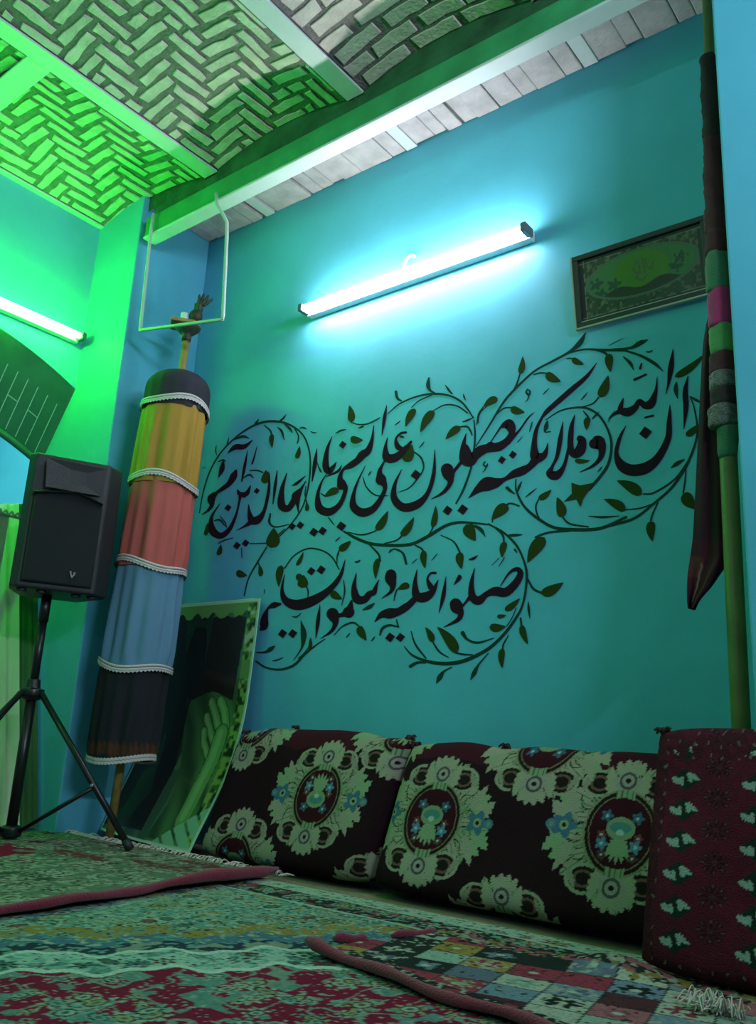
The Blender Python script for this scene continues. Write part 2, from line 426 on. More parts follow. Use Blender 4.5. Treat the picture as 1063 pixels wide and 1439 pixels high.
def carpet(name, x0, x1, y0, y1, st, paint, zfun, parent):
    xs = np.arange(x0, x1+st/2, st); ys = np.arange(y0, y1+st/2, st)
    X, Y = np.meshgrid(xs, ys, indexing='ij'); col = np.zeros(X.shape+(3,))
    paint(X, Y, col)
    col *= (.8+.4*RNG.random(X.shape))[..., None]
    return grid_obj(name, X, Y, zfun(X, Y), col, M['carpet_attr'], parent)
C = lambda *a: np.array(a)
CREAM, TEAL, NAVY, OLIVE = C(.46, .50, .40), C(.16, .34, .30), C(.025, .045, .075), C(.26, .28, .14)
RED, PINK, DARK, OCHRE, BLUE = C(.24, .012, .045), C(.36, .10, .12), C(.022, .028, .026), C(.36, .26, .07), C(.10, .22, .33)
LT = C(.40, .56, .46)
# the large carpet with the red medallion field
p0 = C(-1.653, -1.671); nn = C(.82, -.57); tt_ = C(.57, .82)
def paintB(X, Y, col):
    s = (X-p0[0])*nn[0]+(Y-p0[1])*nn[1]; t = (X-p0[0])*tt_[0]+(Y-p0[1])*tt_[1]
    s = s+.022*np.sin(t*26)+.012*np.sin(t*61)
    n1 = vnoise(X, Y, .012, 1); n2 = vnoise(X, Y, .03, 2); n3 = vnoise(X, Y, .008, 3)
    base = TEAL*.9
    col[:] = base
    col[n1 > .60] = LT*.8; col[n2 > .72] = OLIVE; col[n3 < .22] = DARK; col[(n1 < .3) & (n2 > .5)] = CREAM*.8
    flowers(X, Y, col, 5, 260, -2.3, -.6, -1.8, -.4, .034, [CREAM*.8, OLIVE, LT*.8, TEAL*.5, PINK*.6])
    yb = (s > -.40) & (s < -.31); col[yb & (n1 > .45)] = OCHRE*.9
    bb = (s > -.31) & (s < -.235); col[bb & (n1 > .4)] = BLUE*.8
    nb = (s > -.235) & (s < -.165); col[nb] = NAVY; col[nb & (n1 > .62)] = TEAL; col[nb & (n2 > .68)] = CREAM*.6
    cb = (s > -.165) & (s < -.0); col[cb] = C(.38, .54, .47); col[cb & (n2 < .34)] = TEAL*.8; col[cb & (n1 > .68)] = C(.20, .42, .36); col[cb & (n3 < .16)] = DARK*2
    flowers(X, Y, col, 11, 420, -2.3, -.6, -1.9, -.4, .033, [TEAL*.6, LT*.8, TEAL*.4, C(.25, .5, .42), PINK*.5], lambda a, b: -.14 < (a-p0[0])*nn[0]+(b-p0[1])*nn[1] < -.03)
    wb = (np.abs(s+.012) < .012) | (np.abs(s+.158) < .010); col[wb] = C(.55, .66, .58)
    rf = s > 0; col[rf] = RED; col[rf & (n2 > .66)] = TEAL*.8; col[rf & (n3 > .80)] = LT*.7
    col[rf & (np.abs(vnoise(X, Y, .055, 9)-.5) < .035)] = LT*.55
    flowers(X, Y, col, 21, 420, -1.75, -.4, -2.2, -.6, .030, [LT*.8, CREAM*.8, TEAL, OLIVE*1.2], lambda a, b: (a-p0[0])*nn[0]+(b-p0[1])*nn[1] > .03)
    # border bands along the wall side
    e = -.465-Y
    a = (e < .075); col[a] = LT*.85; col[a & (n1 > .62)] = CREAM; col[a & (n3 < .25)] = TEAL*.5
    b = (e > .075) & (e < .20); col[b] = DARK; col[b & (n1 > .66)] = TEAL; col[b & (n2 > .72)] = PINK*.7
    flowers(X, Y, col, 31, 60, -2.3, -.6, -.62, -.52, .030, [CREAM*.8, PINK*.8, OLIVE, LT*.7])
    c_ = (np.abs(e-.078) < .006) | (np.abs(e-.205) < .008); col[c_] = LT*.9
rB = thing('carpet', (-1.2, -1.2, 0), 'large carpet with a red flowered field and pale green border in mid floor', 'carpet')
carpet('pile', -2.35, -.35, -2.35, -.465, .0042, paintB, lambda X, Y: .004+.003*vnoise(X, Y, .25, 40), rB)
MB().box((-2.35, -2.35, -.012), (-.35, -.465, .002)).build('backing', M['floor'], rB)
# the back left rug with a dark red bound edge
def edgeA(y): return -2.172+.075*(-(y+.413)/1.0)+.012*math.sin(y*9)
def paintA(X, Y, col):
    n1 = vnoise(X, Y, .016, 51); n2 = vnoise(X, Y, .05, 52); n3 = vnoise(X, Y, .010, 53)
    col[:] = C(.20, .24, .17)
    col[n1 > .58] = C(.34, .40, .30); col[n3 < .28] = C(.05, .08, .05); col[n2 > .70] = C(.13, .20, .14)
    flowers(X, Y, col, 55, 240, -4.0, -2.0, -1.9, -.4, .045, [C(.34, .40, .30), C(.20, .24, .15), C(.06, .10, .07), PINK*.55, C(.4, .42, .34)])
    big = (((X+2.85)/.16)**2+((Y+.72)/.05)**2 < 1) | (((X+2.5)/.18)**2+((Y+.62)/.04)**2 < 1) | (((X+2.45)/.15)**2+((Y+.48)/.03)**2 < 1)
    col[big & (n1 > .35)] = PINK*.5
    rr = (X < -2.95) & (Y < -.78) & (Y > -1.15); col[rr & (n2 < .72)] = RED*1.1
rA = thing('carpet', (-2.7, -.9, 0), 'greenish patterned rug with a raised dark red bound edge in front of the speaker stand', 'carpet')
xs = np.linspace(0, 1, 420); ys = np.linspace(-2.1, -.41, 330)
T, Y = np.meshgrid(xs, ys, indexing='ij')
XE = np.vectorize(edgeA)(Y); X = -3.80+(XE+3.80)*T
col = np.zeros(X.shape+(3,)); paintA(X, Y, col); col *= (.75+.5*RNG.random(X.shape))[..., None]
grid_obj('pile', X, Y, .014+.004*vnoise(X, Y, .2, 60)+.012*np.exp(-((T-1)/.05)**2)*(0+1), col, M['carpet_attr'], rA)
pts = []; rad = []
for y in np.linspace(-2.1, -.395, 40):
    k = math.exp(-((y+.62)/.16)**2)
    pts.append((edgeA(y)+.004*math.sin(y*37), y, .029+.010*k+.004*math.sin(y*14))); rad.append(.0125+.008*k+.0015*math.sin(y*23))
rad[-1] = .004; rad[-2] = .010; rad[0] = .004
eb = MB(); eb.tube(pts, rad, 12); eb.build('bound_edge', M['redbind'], rA)
def strands(mb, x0, x1, y, n, ln, dirv, seed, z0=.012):
    r = random.Random(seed)
    for i in range(n):
        t = i/(n-1); x = x0+(x1-x0)*t+r.uniform(-.004, .004)
        L = ln*r.uniform(.6, 1.2); a = r.uniform(-.5, .5)
        p = [(x, y, z0), (x+dirv[0]*L*.4+a*L*.2, y+dirv[1]*L*.4, z0+r.uniform(.002, .016)), (x+dirv[0]*L+a*L*.6, y+dirv[1]*L, max(.004, z0-.006+r.uniform(-.004, .014)))]
        mb.tube(spline(p, 3), .0022, 4)
fr = MB(); strands(fr, -3.70, -2.14, -.41, 190, .05, (0, 1), 5); fo = fr.build('fringe', M['fringe'], rA); fo['kind'] = 'stuff'
# the patchwork rug
def edgeC(x): return -1.088-.085*(x+1.38)/.5+.008*math.sin(x*14)
PATCH = [CREAM, C(.34, .05, .08), DARK, OCHRE, C(.20, .28, .36), LT*.8, C(.10, .03, .04), C(.40, .14, .16), C(.14, .17, .24)]
def paintC(X, Y, col):
    a = math.radians(12); U = (X+1.38)*math.cos(a)+(Y+1.1)*math.sin(a); V = -(X+1.38)*math.sin(a)+(Y+1.1)*math.cos(a)
    i = np.floor(U/.105).astype(int); j = np.floor(V/.092).astype(int)
    fu = U/.105-i; fv = V/.092-j
    order = np.array([3, 0, 1, 2, 5, 4, 2, 1, 0, 8, 2, 7, 0, 5, 4, 4, 3, 2, 6, 1])
    k = order[(i*3+j*7) % 20]; P = np.array(PATCH)
    col[:] = P[k]
    n1 = vnoise(X, Y, .010, 71); n2 = vnoise(X, Y, .02, 72)
    mot = ((fu-.5)**2+(fv-.5)**2 < .10*(1+.5*np.cos(6*np.arctan2(fv-.5, fu-.5))))
    kk = order[(i*5+j*3+4) % 20]
    m_ = mot & ((i+j) % 3 != 0) & (n2 > .35); col[m_] = P[kk][m_]*.8
    core = ((fu-.5)**2+(fv-.5)**2 < .012); col[core & ((i+j) % 3 != 0)] = CREAM
    sp_ = (i+2*j) % 4 == 1; col[sp_ & (n1 > .66)] = CREAM*.8; col[(~sp_) & (n1 < .18)] = DARK
    lineb = (fu < .035) | (fv < .04); col[lineb] = DARK*1.2
    bz = (Y < np.vectorize(edgeC)(X)+.06); col[bz] = DARK; col[bz & (n2 > .58)] = C(.30, .05, .08); col[bz & (n1 > .68)] = CREAM*.8
    bt = (Y > -.80+.05*0); e2 = bt & (Y > -.74); col[e2] = DARK; col[e2 & (n1 > .6)] = CREAM*.7; col[e2 & (n2 > .66)] = C(.34, .10, .12); col[e2 & (n2 < .25)] = OCHRE*.7
rC = thing('carpet', (-.9, -.9, .008), 'patchwork rug of coloured squares with dark red binding before the red cushion', 'carpet')
xs = np.linspace(-1.375, -.30, 270); tv = np.linspace(0, 1, 130)
X, T = np.meshgrid(xs, tv, indexing='ij')
YE = np.vectorize(edgeC)(X); Y = YE+(-.665+.02*np.sin(X*8)-YE)*T
Y = Y+0; X2 = X+.05*T*np.clip((-X-1.2)/.17, 0, 1)
col = np.zeros(X.shape+(3,)); paintC(X2, Y, col); col *= (.8+.4*RNG.random(X.shape))[..., None]
bumpx = np.exp(-((X2+.83)/.10)**2)*np.exp(-((Y+.70)/.06)**2)*.03
grid_obj('pile', X2, Y, .016+.005*vnoise(X2, Y, .18, 80)+bumpx, col, M['carpet_attr'], rC)
pts = []; rad = []
for x in np.linspace(-1.392, -.32, 40):
    k = math.exp(-((x+1.39)/.07)**2)
    pts.append((x, edgeC(x)-.004, .022+.010*k+.003*math.sin(x*21))); rad.append(.0105+.004*k+.0012*math.sin(x*31))
rad[0] = .008; rad[-1] = .004
eb = MB(); eb.tube(pts, rad, 12); eb.build('bound_edge', M['redbind'], rC)
sb = MB()
for q in ([(-1.395, -1.0), (-1.36, -.92), .011], [(-1.33, -.86), (-1.30, -.72), .009]):
    (xa, ya), (xb, yb), r_ = q
    sb.tube([(xa+(xb-xa)*t, ya+(yb-ya)*t, .022+.004*math.sin(t*7)) for t in np.linspace(0, 1, 8)], [r_*.5]+[r_]*6+[r_*.4], 10)
sb.build('side_binding', M['redbind'], rC)
fr = MB(); r = random.Random(8)
fx, fy, _z = on_z(1003, 1418, 0.02)
for i in range(70):
    x = fx+r.gauss(0, .022); y = fy+r.uniform(-.02, .02)-.05*(x-fx); L = r.uniform(.02, .06)
    a = r.uniform(-1, 1)
    fr.tube(spline([(x, y, .02), (x+a*L*.3, y-L*.3, .022+r.uniform(0, .035)), (x+a*L*.7, y-L*.8, .02+r.uniform(0, .02))], 4), .0014, 4)
fo = fr.build('fringe', M['fringe'], rC); fo['kind'] = 'stuff'

# ------------------------------------------------------------------ cushions
def in_leaf(px, py, x0, y0, x1, y1, w):
    dx, dy = x1-x0, y1-y0; L = math.hypot(dx, dy); t = ((px-x0)*dx+(py-y0)*dy)/L/L
    s = (-(px-x0)*dy+(py-y0)*dx)/L
    return (t > 0) & (t < 1) & (np.abs(s) < w*np.sqrt(np.clip(t, 0, 1))*(1-np.clip(t, 0, 1))*2.3*(1+.22*np.cos(t*30)))
MAR, CRM, GRN, BLU = C(.021, .007, .011), C(.36, .36, .26), C(.20, .29, .165), C(.06, .16, .24)
DKO = C(.018, .012, .010); MAU = C(.36, .33, .30)
def medallion(U, V, col, cx, cz, rx, rz, flip):
    I = (np.abs(U-cx) < rx*1.3) & (np.abs(V-cz) < rz*1.3)
    if not I.any(): return
    x = (U[I]-cx)/rx; y = (V[I]-cz)/rz*(1 if flip else -1); c = col[I]
    r = np.hypot(x, y); a = np.arctan2(y, x)
    y_ = y
    # leafy outer wreath: a thin inner band and rows of pointed leaves, the dark ground between them
    wr = (r < .83+.03*np.sin(a*15)) & (r > .47); c[wr] = GRN*.95; c[wr & (np.sin(a*13+6*np.sin(r*11)) > .55)] = CRM*.9
    rr_ = np.random.default_rng(int(1000*abs(cx)+7))
    for ring_, (n_, ra, rb, wd) in enumerate(((20, .50, .78, .085), (22, .60, .98, .115))):
        for k_ in range(n_):
            an = 2*math.pi*(k_+.5*(ring_ % 2))/n_
            if abs(abs(math.sin(an))-1) < .12 and ring_ == 2: continue
            sl = .13*math.sin(3*an+ring_)+rr_.uniform(-.05, .05); q1 = (rb+rr_.uniform(-.04, .03))*(1-.07*abs(math.sin(2*an)))
            lf = in_leaf(x, y, ra*math.cos(an), ra*math.sin(an), q1*math.cos(an+sl), q1*math.sin(an+sl), wd)
            c[lf] = (CRM, GRN*1.2, CRM*.9)[(k_+ring_) % 3]
            dxl, dyl = q1*math.cos(an+sl)-ra*math.cos(an), q1*math.sin(an+sl)-ra*math.sin(an); Ll = math.hypot(dxl, dyl)
            s_ = (-(x-ra*math.cos(an))*dyl+(y-ra*math.sin(an))*dxl)/Ll
            c[lf & (np.abs(np.abs(s_)-wd*.80) < .008)] = DKO*2; c[lf & (np.abs(s_) < .006)] = GRN*.45
    gap = wr & (np.abs(np.sin(a*8+2.5*np.sin(r*8))) < .10); c[gap] = DKO
    # scroll pockets either side of the top and bottom flowers
    for sx in (-1, 1):
        for sy in (-1, 1):
            px, py = x-sx*.38, y-sy*.62; pr = np.hypot(px/.19, py/.15)
            c[(pr < 1.28) & (px*sx > -.05) & (r < .93)] = CRM*.95; c[pr < 1] = DKO; sc = (np.abs(pr-.62) < .11) & (px*sx < .12); c[sc] = C(.16, .09, .07)
            c[in_leaf(x, y, sx*.20, sy*.48, sx*.26, sy*.88, .085)] = CRM
            c[in_leaf(x, y, sx*.60, sy*.52, sx*.46, sy*.76, .05)] = CRM*.8
            c[in_leaf(x, y, sx*.66, sy*.30, sx*.90, sy*.42, .10)] = GRN*1.3
            c[in_leaf(x, y, sx*.62, sy*.20, sx*.80, sy*.58, .09)] = CRM*.95
    for sy in (-1, 1):
        px, py = x, y-sy*.68; q = np.hypot(px, py); aa = np.arctan2(py, px)
        k = (q < .17+.03*np.cos(aa*8)); c[k] = MAU; c[k & (np.abs(q-.10) < .018)] = MAU*.25; c[q < .035] = DKO
        for an in (-.6, -.2, .2, .6):
            c[in_leaf(x, y, .16*math.sin(an), sy*(.68+.13*math.cos(an)), .34*math.sin(an), sy*(.71+.28*math.cos(an)), .075)] = CRM
    for sx in (-1, 1):
        px, py = x-sx*.76, y-.02; q = np.hypot(px, py); aa = np.arctan2(py, px)
        c[in_leaf(x, y, sx*.72, -.05, sx*1.0, -.34, .13)] = GRN*1.3; c[in_leaf(x, y, sx*.72, .10, sx*.98, .34, .13)] = CRM
        k = q < .15+.035*np.cos(aa*5); c[k] = BLU; c[q < .065] = GRN*1.3; c[q < .028] = DKO
        px = x-sx*.94; q = np.hypot(px, y-.02); c[q < .07] = BLU*1.3; c[q < .035] = GRN
    # oval frame and vase
    ro = np.hypot(x/.49, y/.56)
    c[ro < 1] = C(.26, .25, .15); c[ro < .95] = DKO; c[(ro < .86) & (ro > .83)] = C(.22, .18, .11); c[ro < .82] = C(.045, .006, .012)
    cap = (ro < 1.0) & (ro > .80) & (np.abs(x) < .13); c[cap] = GRN*1.2; c[cap & (np.sin(x*90) > .5)] = GRN*.5
    b = ro < .78
    for (fx_, fy_, s_, cc) in ((-.2, .2, .07, BLU*.8), (.2, .2, .07, BLU*.8), (-.24, -.05, .055, PINK*.5), (.24, -.05, .055, PINK*.5), (-.22, -.16, .075, BLU*1.5), (.22, -.16, .075, BLU*1.5), (-.2, -.30, .06, C(.1, .05, .05)), (.2, -.30, .06, C(.1, .05, .05))):
        q = np.hypot(x-fx_, y-fy_); aa = np.arctan2(y-fy_, x-fx_); k = b & (q < s_*(1+.25*np.cos(aa*5))); c[k] = cc; c[b & (q < s_*.3)] = LT
    vs = b & (np.hypot(x/.19, (y-.05)/.15) < 1); c[vs] = GRN*1.1; c[b & (np.hypot(x/.14, (y-.06)/.075) < 1)] = C(.07, .24, .22); c[b & (np.hypot(x/.05, (y-.0)/.04) < 1)] = LT
    for an in (-.75, -.38, 0, .38, .75):
        c[b & in_leaf(x, y, .05*math.sin(an), -.08, .20*math.sin(an)*1.1, -.10-.30*math.cos(an), .055)] = GRN*1.25
    col[I] = c
def cushion(name, label, x0, x1, zt, front, seed, meds, red=False, group=None, x0t=None, x1t=None):
    """a stuffed wall cushion; front(u,t) gives the Y of the front face before stuffing; t=0 bottom, 1 top"""
    nu, nt = (330 if not red else 220), 190
    u = np.linspace(0, 1, nu); t = np.linspace(0, 1, nt); U, T = np.meshgrid(u, t, indexing='ij')
    yb, yt, th, tht = front
    x0t = x0 if x0t is None else x0t; x1t = x1 if x1t is None else x1t
    XX = (x0+(x1-x0)*U)*(1-T)+(x0t+(x1t-x0t)*U)*T
    e = (1-np.abs(2*U-1)**10)**.5*(1-np.abs(2*T-1)**8)**.5
    ed = np.clip(e, 0, 1)
    wav = (vnoise(U*1.3+seed, T, .35, seed)-.5)*.02
    ztop = zt+(vnoise(U*3+seed, T*0, .4, seed+3)-.5)*.022*(0 if red else 1)
    zb0 = .02 if red else .006
    ZZ = zb0+(ztop-zb0)*T
    # corners pulled in a little
    sag = .02*np.abs(2*U-1)**6*np.abs(2*T-1)**6
    ZZ = ZZ-sag*np.sign(T-.5)
    Ym = yb+(yt-yb)*T+(th+(tht-th)*T)/2
    hh = (th+(tht-th)*T)/2
    YF = Ym-hh*ed+wav*ed-.0; YB = Ym+hh*ed
    colr = np.zeros(U.shape+(3,))
    if not red:
        colr[:] = MAR
        top = T > .90-.06*vnoise(U*4, T, .3, 5); colr[top] = C(.055, .008, .016)
        for (cx, cz, fl) in meds: medallion(XX, ZZ, colr, cx, cz, .225, .20, fl)
    else:
        colr[:] = C(.095, .013, .027)
        xm = (XX-(x0*(1-T)+x0t*T)); n1 = vnoise(XX, ZZ, .012, 3)
        colr[n1 > .6] = C(.115, .014, .030)
        pit = .066
        for cx_, kind in ((.085, 0), (.16, 1), (.245, 0), (.32, 1), (.405, 0), (.48, 1)):
            for j in range(7):
                cz = .095+j*pit+.0*j + (0 if kind == 0 else .03)
                dx, dz = xm-cx_, ZZ-cz
                if kind == 0:
                    c_ = (np.abs(dx)/.036+np.abs(dz)/.025 < 1); colr[c_] = C(.012, .03, .022)
                    g = in_leaf(dx, dz, -.034, .001, -.002, -.013, .0075) | in_leaf(dx, dz, .002, .013, .034, -.001, .0075) | in_leaf(dx, dz, -.012, .006, -.007, -.016, .006) | in_leaf(dx, dz, .012, -.006, .007, .016, .006)
                    colr[g] = C(.30, .42, .34)
                else:
                    q = np.hypot(dx/.030, dz/.022); an = np.arctan2(dz/.022, dx/.030)
                    colr[(q < 1) & (np.cos(an*8) > -.1)] = C(.030, .009, .013); colr[q < .22] = C(.07, .03, .03)
                    colr[(np.abs(q-.85) < .12) & (np.cos(an*8) > .85)] = C(.11, .08, .06)
        bd = (xm < .038) | (ZZ > zt-.075) | (ZZ < .055)
        dot = bd & (np.sin(xm*190+3*n1) > .90) & (np.sin(ZZ*205+4*np.sin(xm*60)) > .72); colr[bd & (n1 > .5)] = C(.062, .012, .020); colr[dot] = C(.17, .14, .11)
    root = thing(name, ((x0+x1)/2, (yb+yt)/2+.1, 0), label, 'cushion', group)
    grid_obj('cover', XX, YF, ZZ, colr, M['carpet_attr'], root)
    bc = np.zeros(U[::6, ::5].shape+(3,)); bc[:] = C(.05, .01, .016)
    sl = lambda A: np.ascontiguousarray(A[np.ix_(np.unique(np.r_[np.arange(0, nu, 6), nu-1]), np.unique(np.r_[np.arange(0, nt, 5), nt-1]))])
    bcx = sl(XX); bc = np.zeros(bcx.shape+(3,)); bc[:] = C(.05, .01, .016)
    grid_obj('backing', bcx[::-1], sl(YB)[::-1], sl(ZZ)[::-1], bc, M['carpet_attr'], root)
    r = random.Random(seed)
    corners = [(XX[3, -2], Ym[3, -2], ZZ[3, -2]), (XX[-4, -2], Ym[-4, -2], ZZ[-4, -2])]
    if not red: corners += [(XX[nu//3, -1], Ym[nu//3, -1], ZZ[nu//3, -1])]
    for (cx, cy, cz) in corners:
        tf = MB(); tf.ball((cx, cy, cz+.006), .012, .012, .010, 10)
        for k in range(12):
            a = r.uniform(0, 6.28); L = r.uniform(.012, .026)
            tf.tube(spline([(cx, cy, cz), (cx+L*.5*math.cos(a), cy-.006+.01*math.sin(a), cz+L*.6), (cx+L*math.cos(a), cy-.012+.01*math.sin(a), cz+r.uniform(-.004, .014))], 3), .0032, 5)
        tf.build('tuft', M['maroon'], root)
    return root
cushion('wall_cushion', 'dark floral medallion cushion standing against the wall beside the leaning printed sheet', -2.70, -1.835, .492, (-.36, -.17, .22, .14), 11,
        [(-2.14, .268, False), (-2.60, .52, True), (-1.85, .535, True), (-2.47, .005, True), (-1.80, -.06, True)], group='floral wall cushions', x1t=-1.835)
cushion('wall_cushion', 'dark floral medallion cushion standing against the wall beside the red carpet cushion', -1.83, -.72, .472, (-.40, -.17, .25, .14), 17,
        [(-1.625, .240, True), (-1.00, .262, True), (-1.29, .505, False), (-1.95, .52, True), (-1.32, -.075, True), (-.62, .5, False)], group='floral wall cushions')
cushion('carpet_cushion', 'tall maroon carpet-woven cushion with pale butterfly motifs in front of the flag pole', -.795, -.15, .545, (-.715, -.565, .125, .09), 23, [], red=True, x0t=-.785)
# ------------------------------------------------------------------ banner stand
AX = (-3.16, -.33)
def axo(z): t = (z-.05)/2.3; return (AX[0]-.026+.041*t, AX[1]-.034+.055*t)
bs = thing('banner_stand', (*axo(0), 0), 'tall banner pole with tiers of black, gold, red and blue cloth in the corner', 'banner')
MB().tube([(*axo(z), z) for z in (.002, .6, 1.2, 1.8, 2.32)], .0185, 14).build('pole', M['polewood'], bs)
TIERS = [('black', 2.13, 1.915, C(.030, .028, .040)), ('gold', 1.93, 1.54, C(.40, .24, .04)), ('red', 1.555, 1.155, C(.48, .11, .09)),
         ('blue', 1.17, .715, C(.12, .26, .38)), ('black', .735, .335, C(.016, .018, .024))]
th = np.linspace(0, 2*np.pi, 121)[:-1]
LACEZ = {}
for i, (nm, zt, zb, c0) in enumerate(TIERS):
    nz = 40; s = np.linspace(0, 1, nz)
    TH, S = np.meshgrid(th, s, indexing='ij')
    r = np.random.default_rng(90+i)
    slope = .022*np.sin(TH+1.1+i)+.010*np.sin(3*TH+i*2)
    Z = zt+(zb-zt)*S+slope*(1 if i else 0)*(1-S)
    if i == 4: Z = Z+.012*np.sin(TH*2+1)*S
    fold = (np.sin(9*TH+i*1.7+1.2*np.sin(2*TH))*.5+.5*np.sin(15*TH+i))*(.004+.013*S**.8)
    fold += .010*np.exp(-((np.mod(TH+.8*S+i, 2*np.pi)-3.9)/.22)**2)*S
    R = .148+.004*S+fold*(1-.85*S**10)*np.clip(S/.08, .25, 1)-.010*np.exp(-(S/.05)**2)
    if i == 0:
        R = .150*np.sqrt(np.clip(1-(1-np.clip(S/.55, 0, 1))**2.6, 0, 1))+.002+fold*.25*np.clip(S*2, 0, 1)
    if i == 4: R = R-.012*S
    cx = AX[0]-.026+.041*(Z-.05)/2.3; cy = AX[1]-.034+.055*(Z-.05)/2.3
    col = np.zeros(TH.shape+(3,)); col[:] = c0
    if i == 4:
        zz = (Z-zb)
        fl = (zz < .055+.022*np.abs(np.sin(TH*17))) & (zz > .02); col[fl] = C(.10, .030, .012)
        col[fl & (np.sin(TH*34) > .3)] = C(.03, .03, .02)
    X_, Y_ = cx+R*np.cos(TH), cy+R*np.sin(TH)
    o = grid_obj('cloth_tier', X_, Y_, Z, col, M['cloth_attr'], bs, closed_u=True)
    o['label'] = {'black': 'black cloth tier', 'gold': 'gold cloth tier', 'red': 'salmon red cloth tier', 'blue': 'blue satin cloth tier'}[nm]
    # lace trim: two stripes and a toothed lower edge
    if i in (1, 2, 3, 4):
        tr = o
        lm = MB()
        zl = zt+slope[:, 0]
        Rl = .158
        for (a, b, rr) in ((.012, .001, Rl+.004), (-.001, -.012, Rl+.005)):
            vs = []; fs = []; n = 120
            for k in range(n):
                px, py = axo(zl[k])
                for (dz, ro) in ((a, rr-.004), (a-.002, rr), (b+.002, rr), (b, rr-.004)):
                    vs.append((px+ro*math.cos(th[k]), py+ro*math.sin(th[k]), zl[k]+dz))
            for k in range(n):
                for q in range(3): fs.append((k*4+q, ((k+1) % n)*4+q, ((k+1) % n)*4+q+1, k*4+q+1))
            lm.add(vs, fs, 0, True)
        vs = []; fs = []; n = 120
        for k in range(n):
            px, py = axo(zl[k]); dz = -.015-.006*(k % 2)
            for (d, ro) in ((-.010, Rl+.003), (dz, Rl+.004)): vs.append((px+ro*math.cos(th[k]), py+ro*math.sin(th[k]), zl[k]+d))
        for k in range(n): fs.append((k*2, ((k+1) % n)*2, ((k+1) % n)*2+1, k*2+1))
        lm.add(vs, fs, 0, False)
        lo = lm.build('lace_trim', M['lace'], None); lo.parent = o
    if i == 4:
        lm = MB(); zl = Z[:, -1]
        for (a, b) in ((.016, .004), (.002, -.010)):
            vs = []; fs = []; n = 120
            for k in range(n):
                rr = math.hypot(X_[k, -1]-cx[k, -1], Y_[k, -1]-cy[k, -1])+.005
                for dz in (a, b): vs.append((cx[k, -1]+rr*math.cos(th[k]), cy[k, -1]+rr*math.sin(th[k]), zl[k]+dz+.004*(k % 2)))
            for k in range(n): fs.append((k*2, ((k+1) % n)*2, ((k+1) % n)*2+1, k*2+1))
            lm.add(vs, fs, 0, True)
        l2 = lm.build('hem_trim', M['lace'], None); l2.parent = o
tx, ty = axo(2.3)
MB().lathe([(.021, 2.295), (.024, 2.315), (.020, 2.33), (.034, 2.338), (.060, 2.362), (.064, 2.372), (.058, 2.374), (.03, 2.36)], (tx, ty, 0), 32).build('bowl', M['bronze'], bs)
pv = Vector((.592, .806, 0))
plate = MB(); c0 = Vector((tx, ty, 2.382))
Mx = Matrix(((.592, -.806, 0, c0.x), (.806, .592, 0, c0.y), (0, 0, 1, c0.z), (0, 0, 0, 1)))
plate.box((-.085, -.06, -.010), (.035, .06, .010), 0, Mx); plate.build('plate', M['polewood'], bs, bevel=.006)
bc = c0+pv*.032
fin = MB(); fin.tube([c0+pv*.02+Vector((0, 0, .01)), bc+Vector((0, 0, .03))], .012, 10); fin.ball(bc+Vector((0, 0, .055)), .034, None, .036)
fin.build('finial_ball', M['bronze'], bs)
hm = MB(); hb = bc+Vector((0, 0, .085)); lean = pv*.25
hm.ball(hb+Vector((0, 0, .018))+pv*.012, .020, .032, .038, M=Matrix.Rotation(math.atan2(.592, -.806)+math.pi/2, 3, 'Z').to_4x4())
for k, (sx, ln) in enumerate(((-.034, .035), (-.022, .070), (-.006, .084), (.012, .078), (.028, .055))):
    a = hb+pv*(sx*.55+.014)+Vector((0, 0, .036 if k else .012)); tip = a+pv*(sx*.75+.020)+Vector((0, 0, ln*.8))
    hm.tube(spline([a, (a+tip)/2+pv*.003, tip], 4), [.0085]*4+[.008, .0075, .007, .006, .003], 8)
hm.build('hand_finial', M['bronze'], bs)
cup = MB(); cup.lathe([(.016, 0), (.018, .003), (.0185, .05), (.0165, .05), (.015, .006)], tuple(c0-pv*.022+Vector((0, 0, .0105))), 20)
tag(cup.build('cup', M['whiteplastic']), 'small white cup standing on the plate at the top of the banner pole', 'cup')

# ------------------------------------------------------------------ hanging rod frame
rm = MB()
V3 = lambda q: Vector([float(t) for t in q])
c_b = V3(on_y(319, 330, -.43)); c_c = V3(on_y(313, 449, -.42)); c_d = V3(on_y(197, 464, -.468)); c_e = V3(on_y(213, 318, -.474))
path = [V3(on_y(304, 272, -.474)), V3(on_y(305, 287, -.476)), V3(on_y(313, 300, -.46)), V3(on_y(319, 312, -.44)), c_b]
path += [c_c+Vector((0, 0, .02)), c_c, c_c+(c_d-c_c).normalized()*.015, c_d-(c_d-c_c).normalized()*.015, c_d, c_d+Vector((0, 0, .02)), c_e, V3(on_y(216, 300, -.475))]
rm.tube(path, .0085, 8)
tag(rm.build('hanging_rod', M['cable']), 'thin pale metal rod bent into a square frame below the green beam', 'rod')

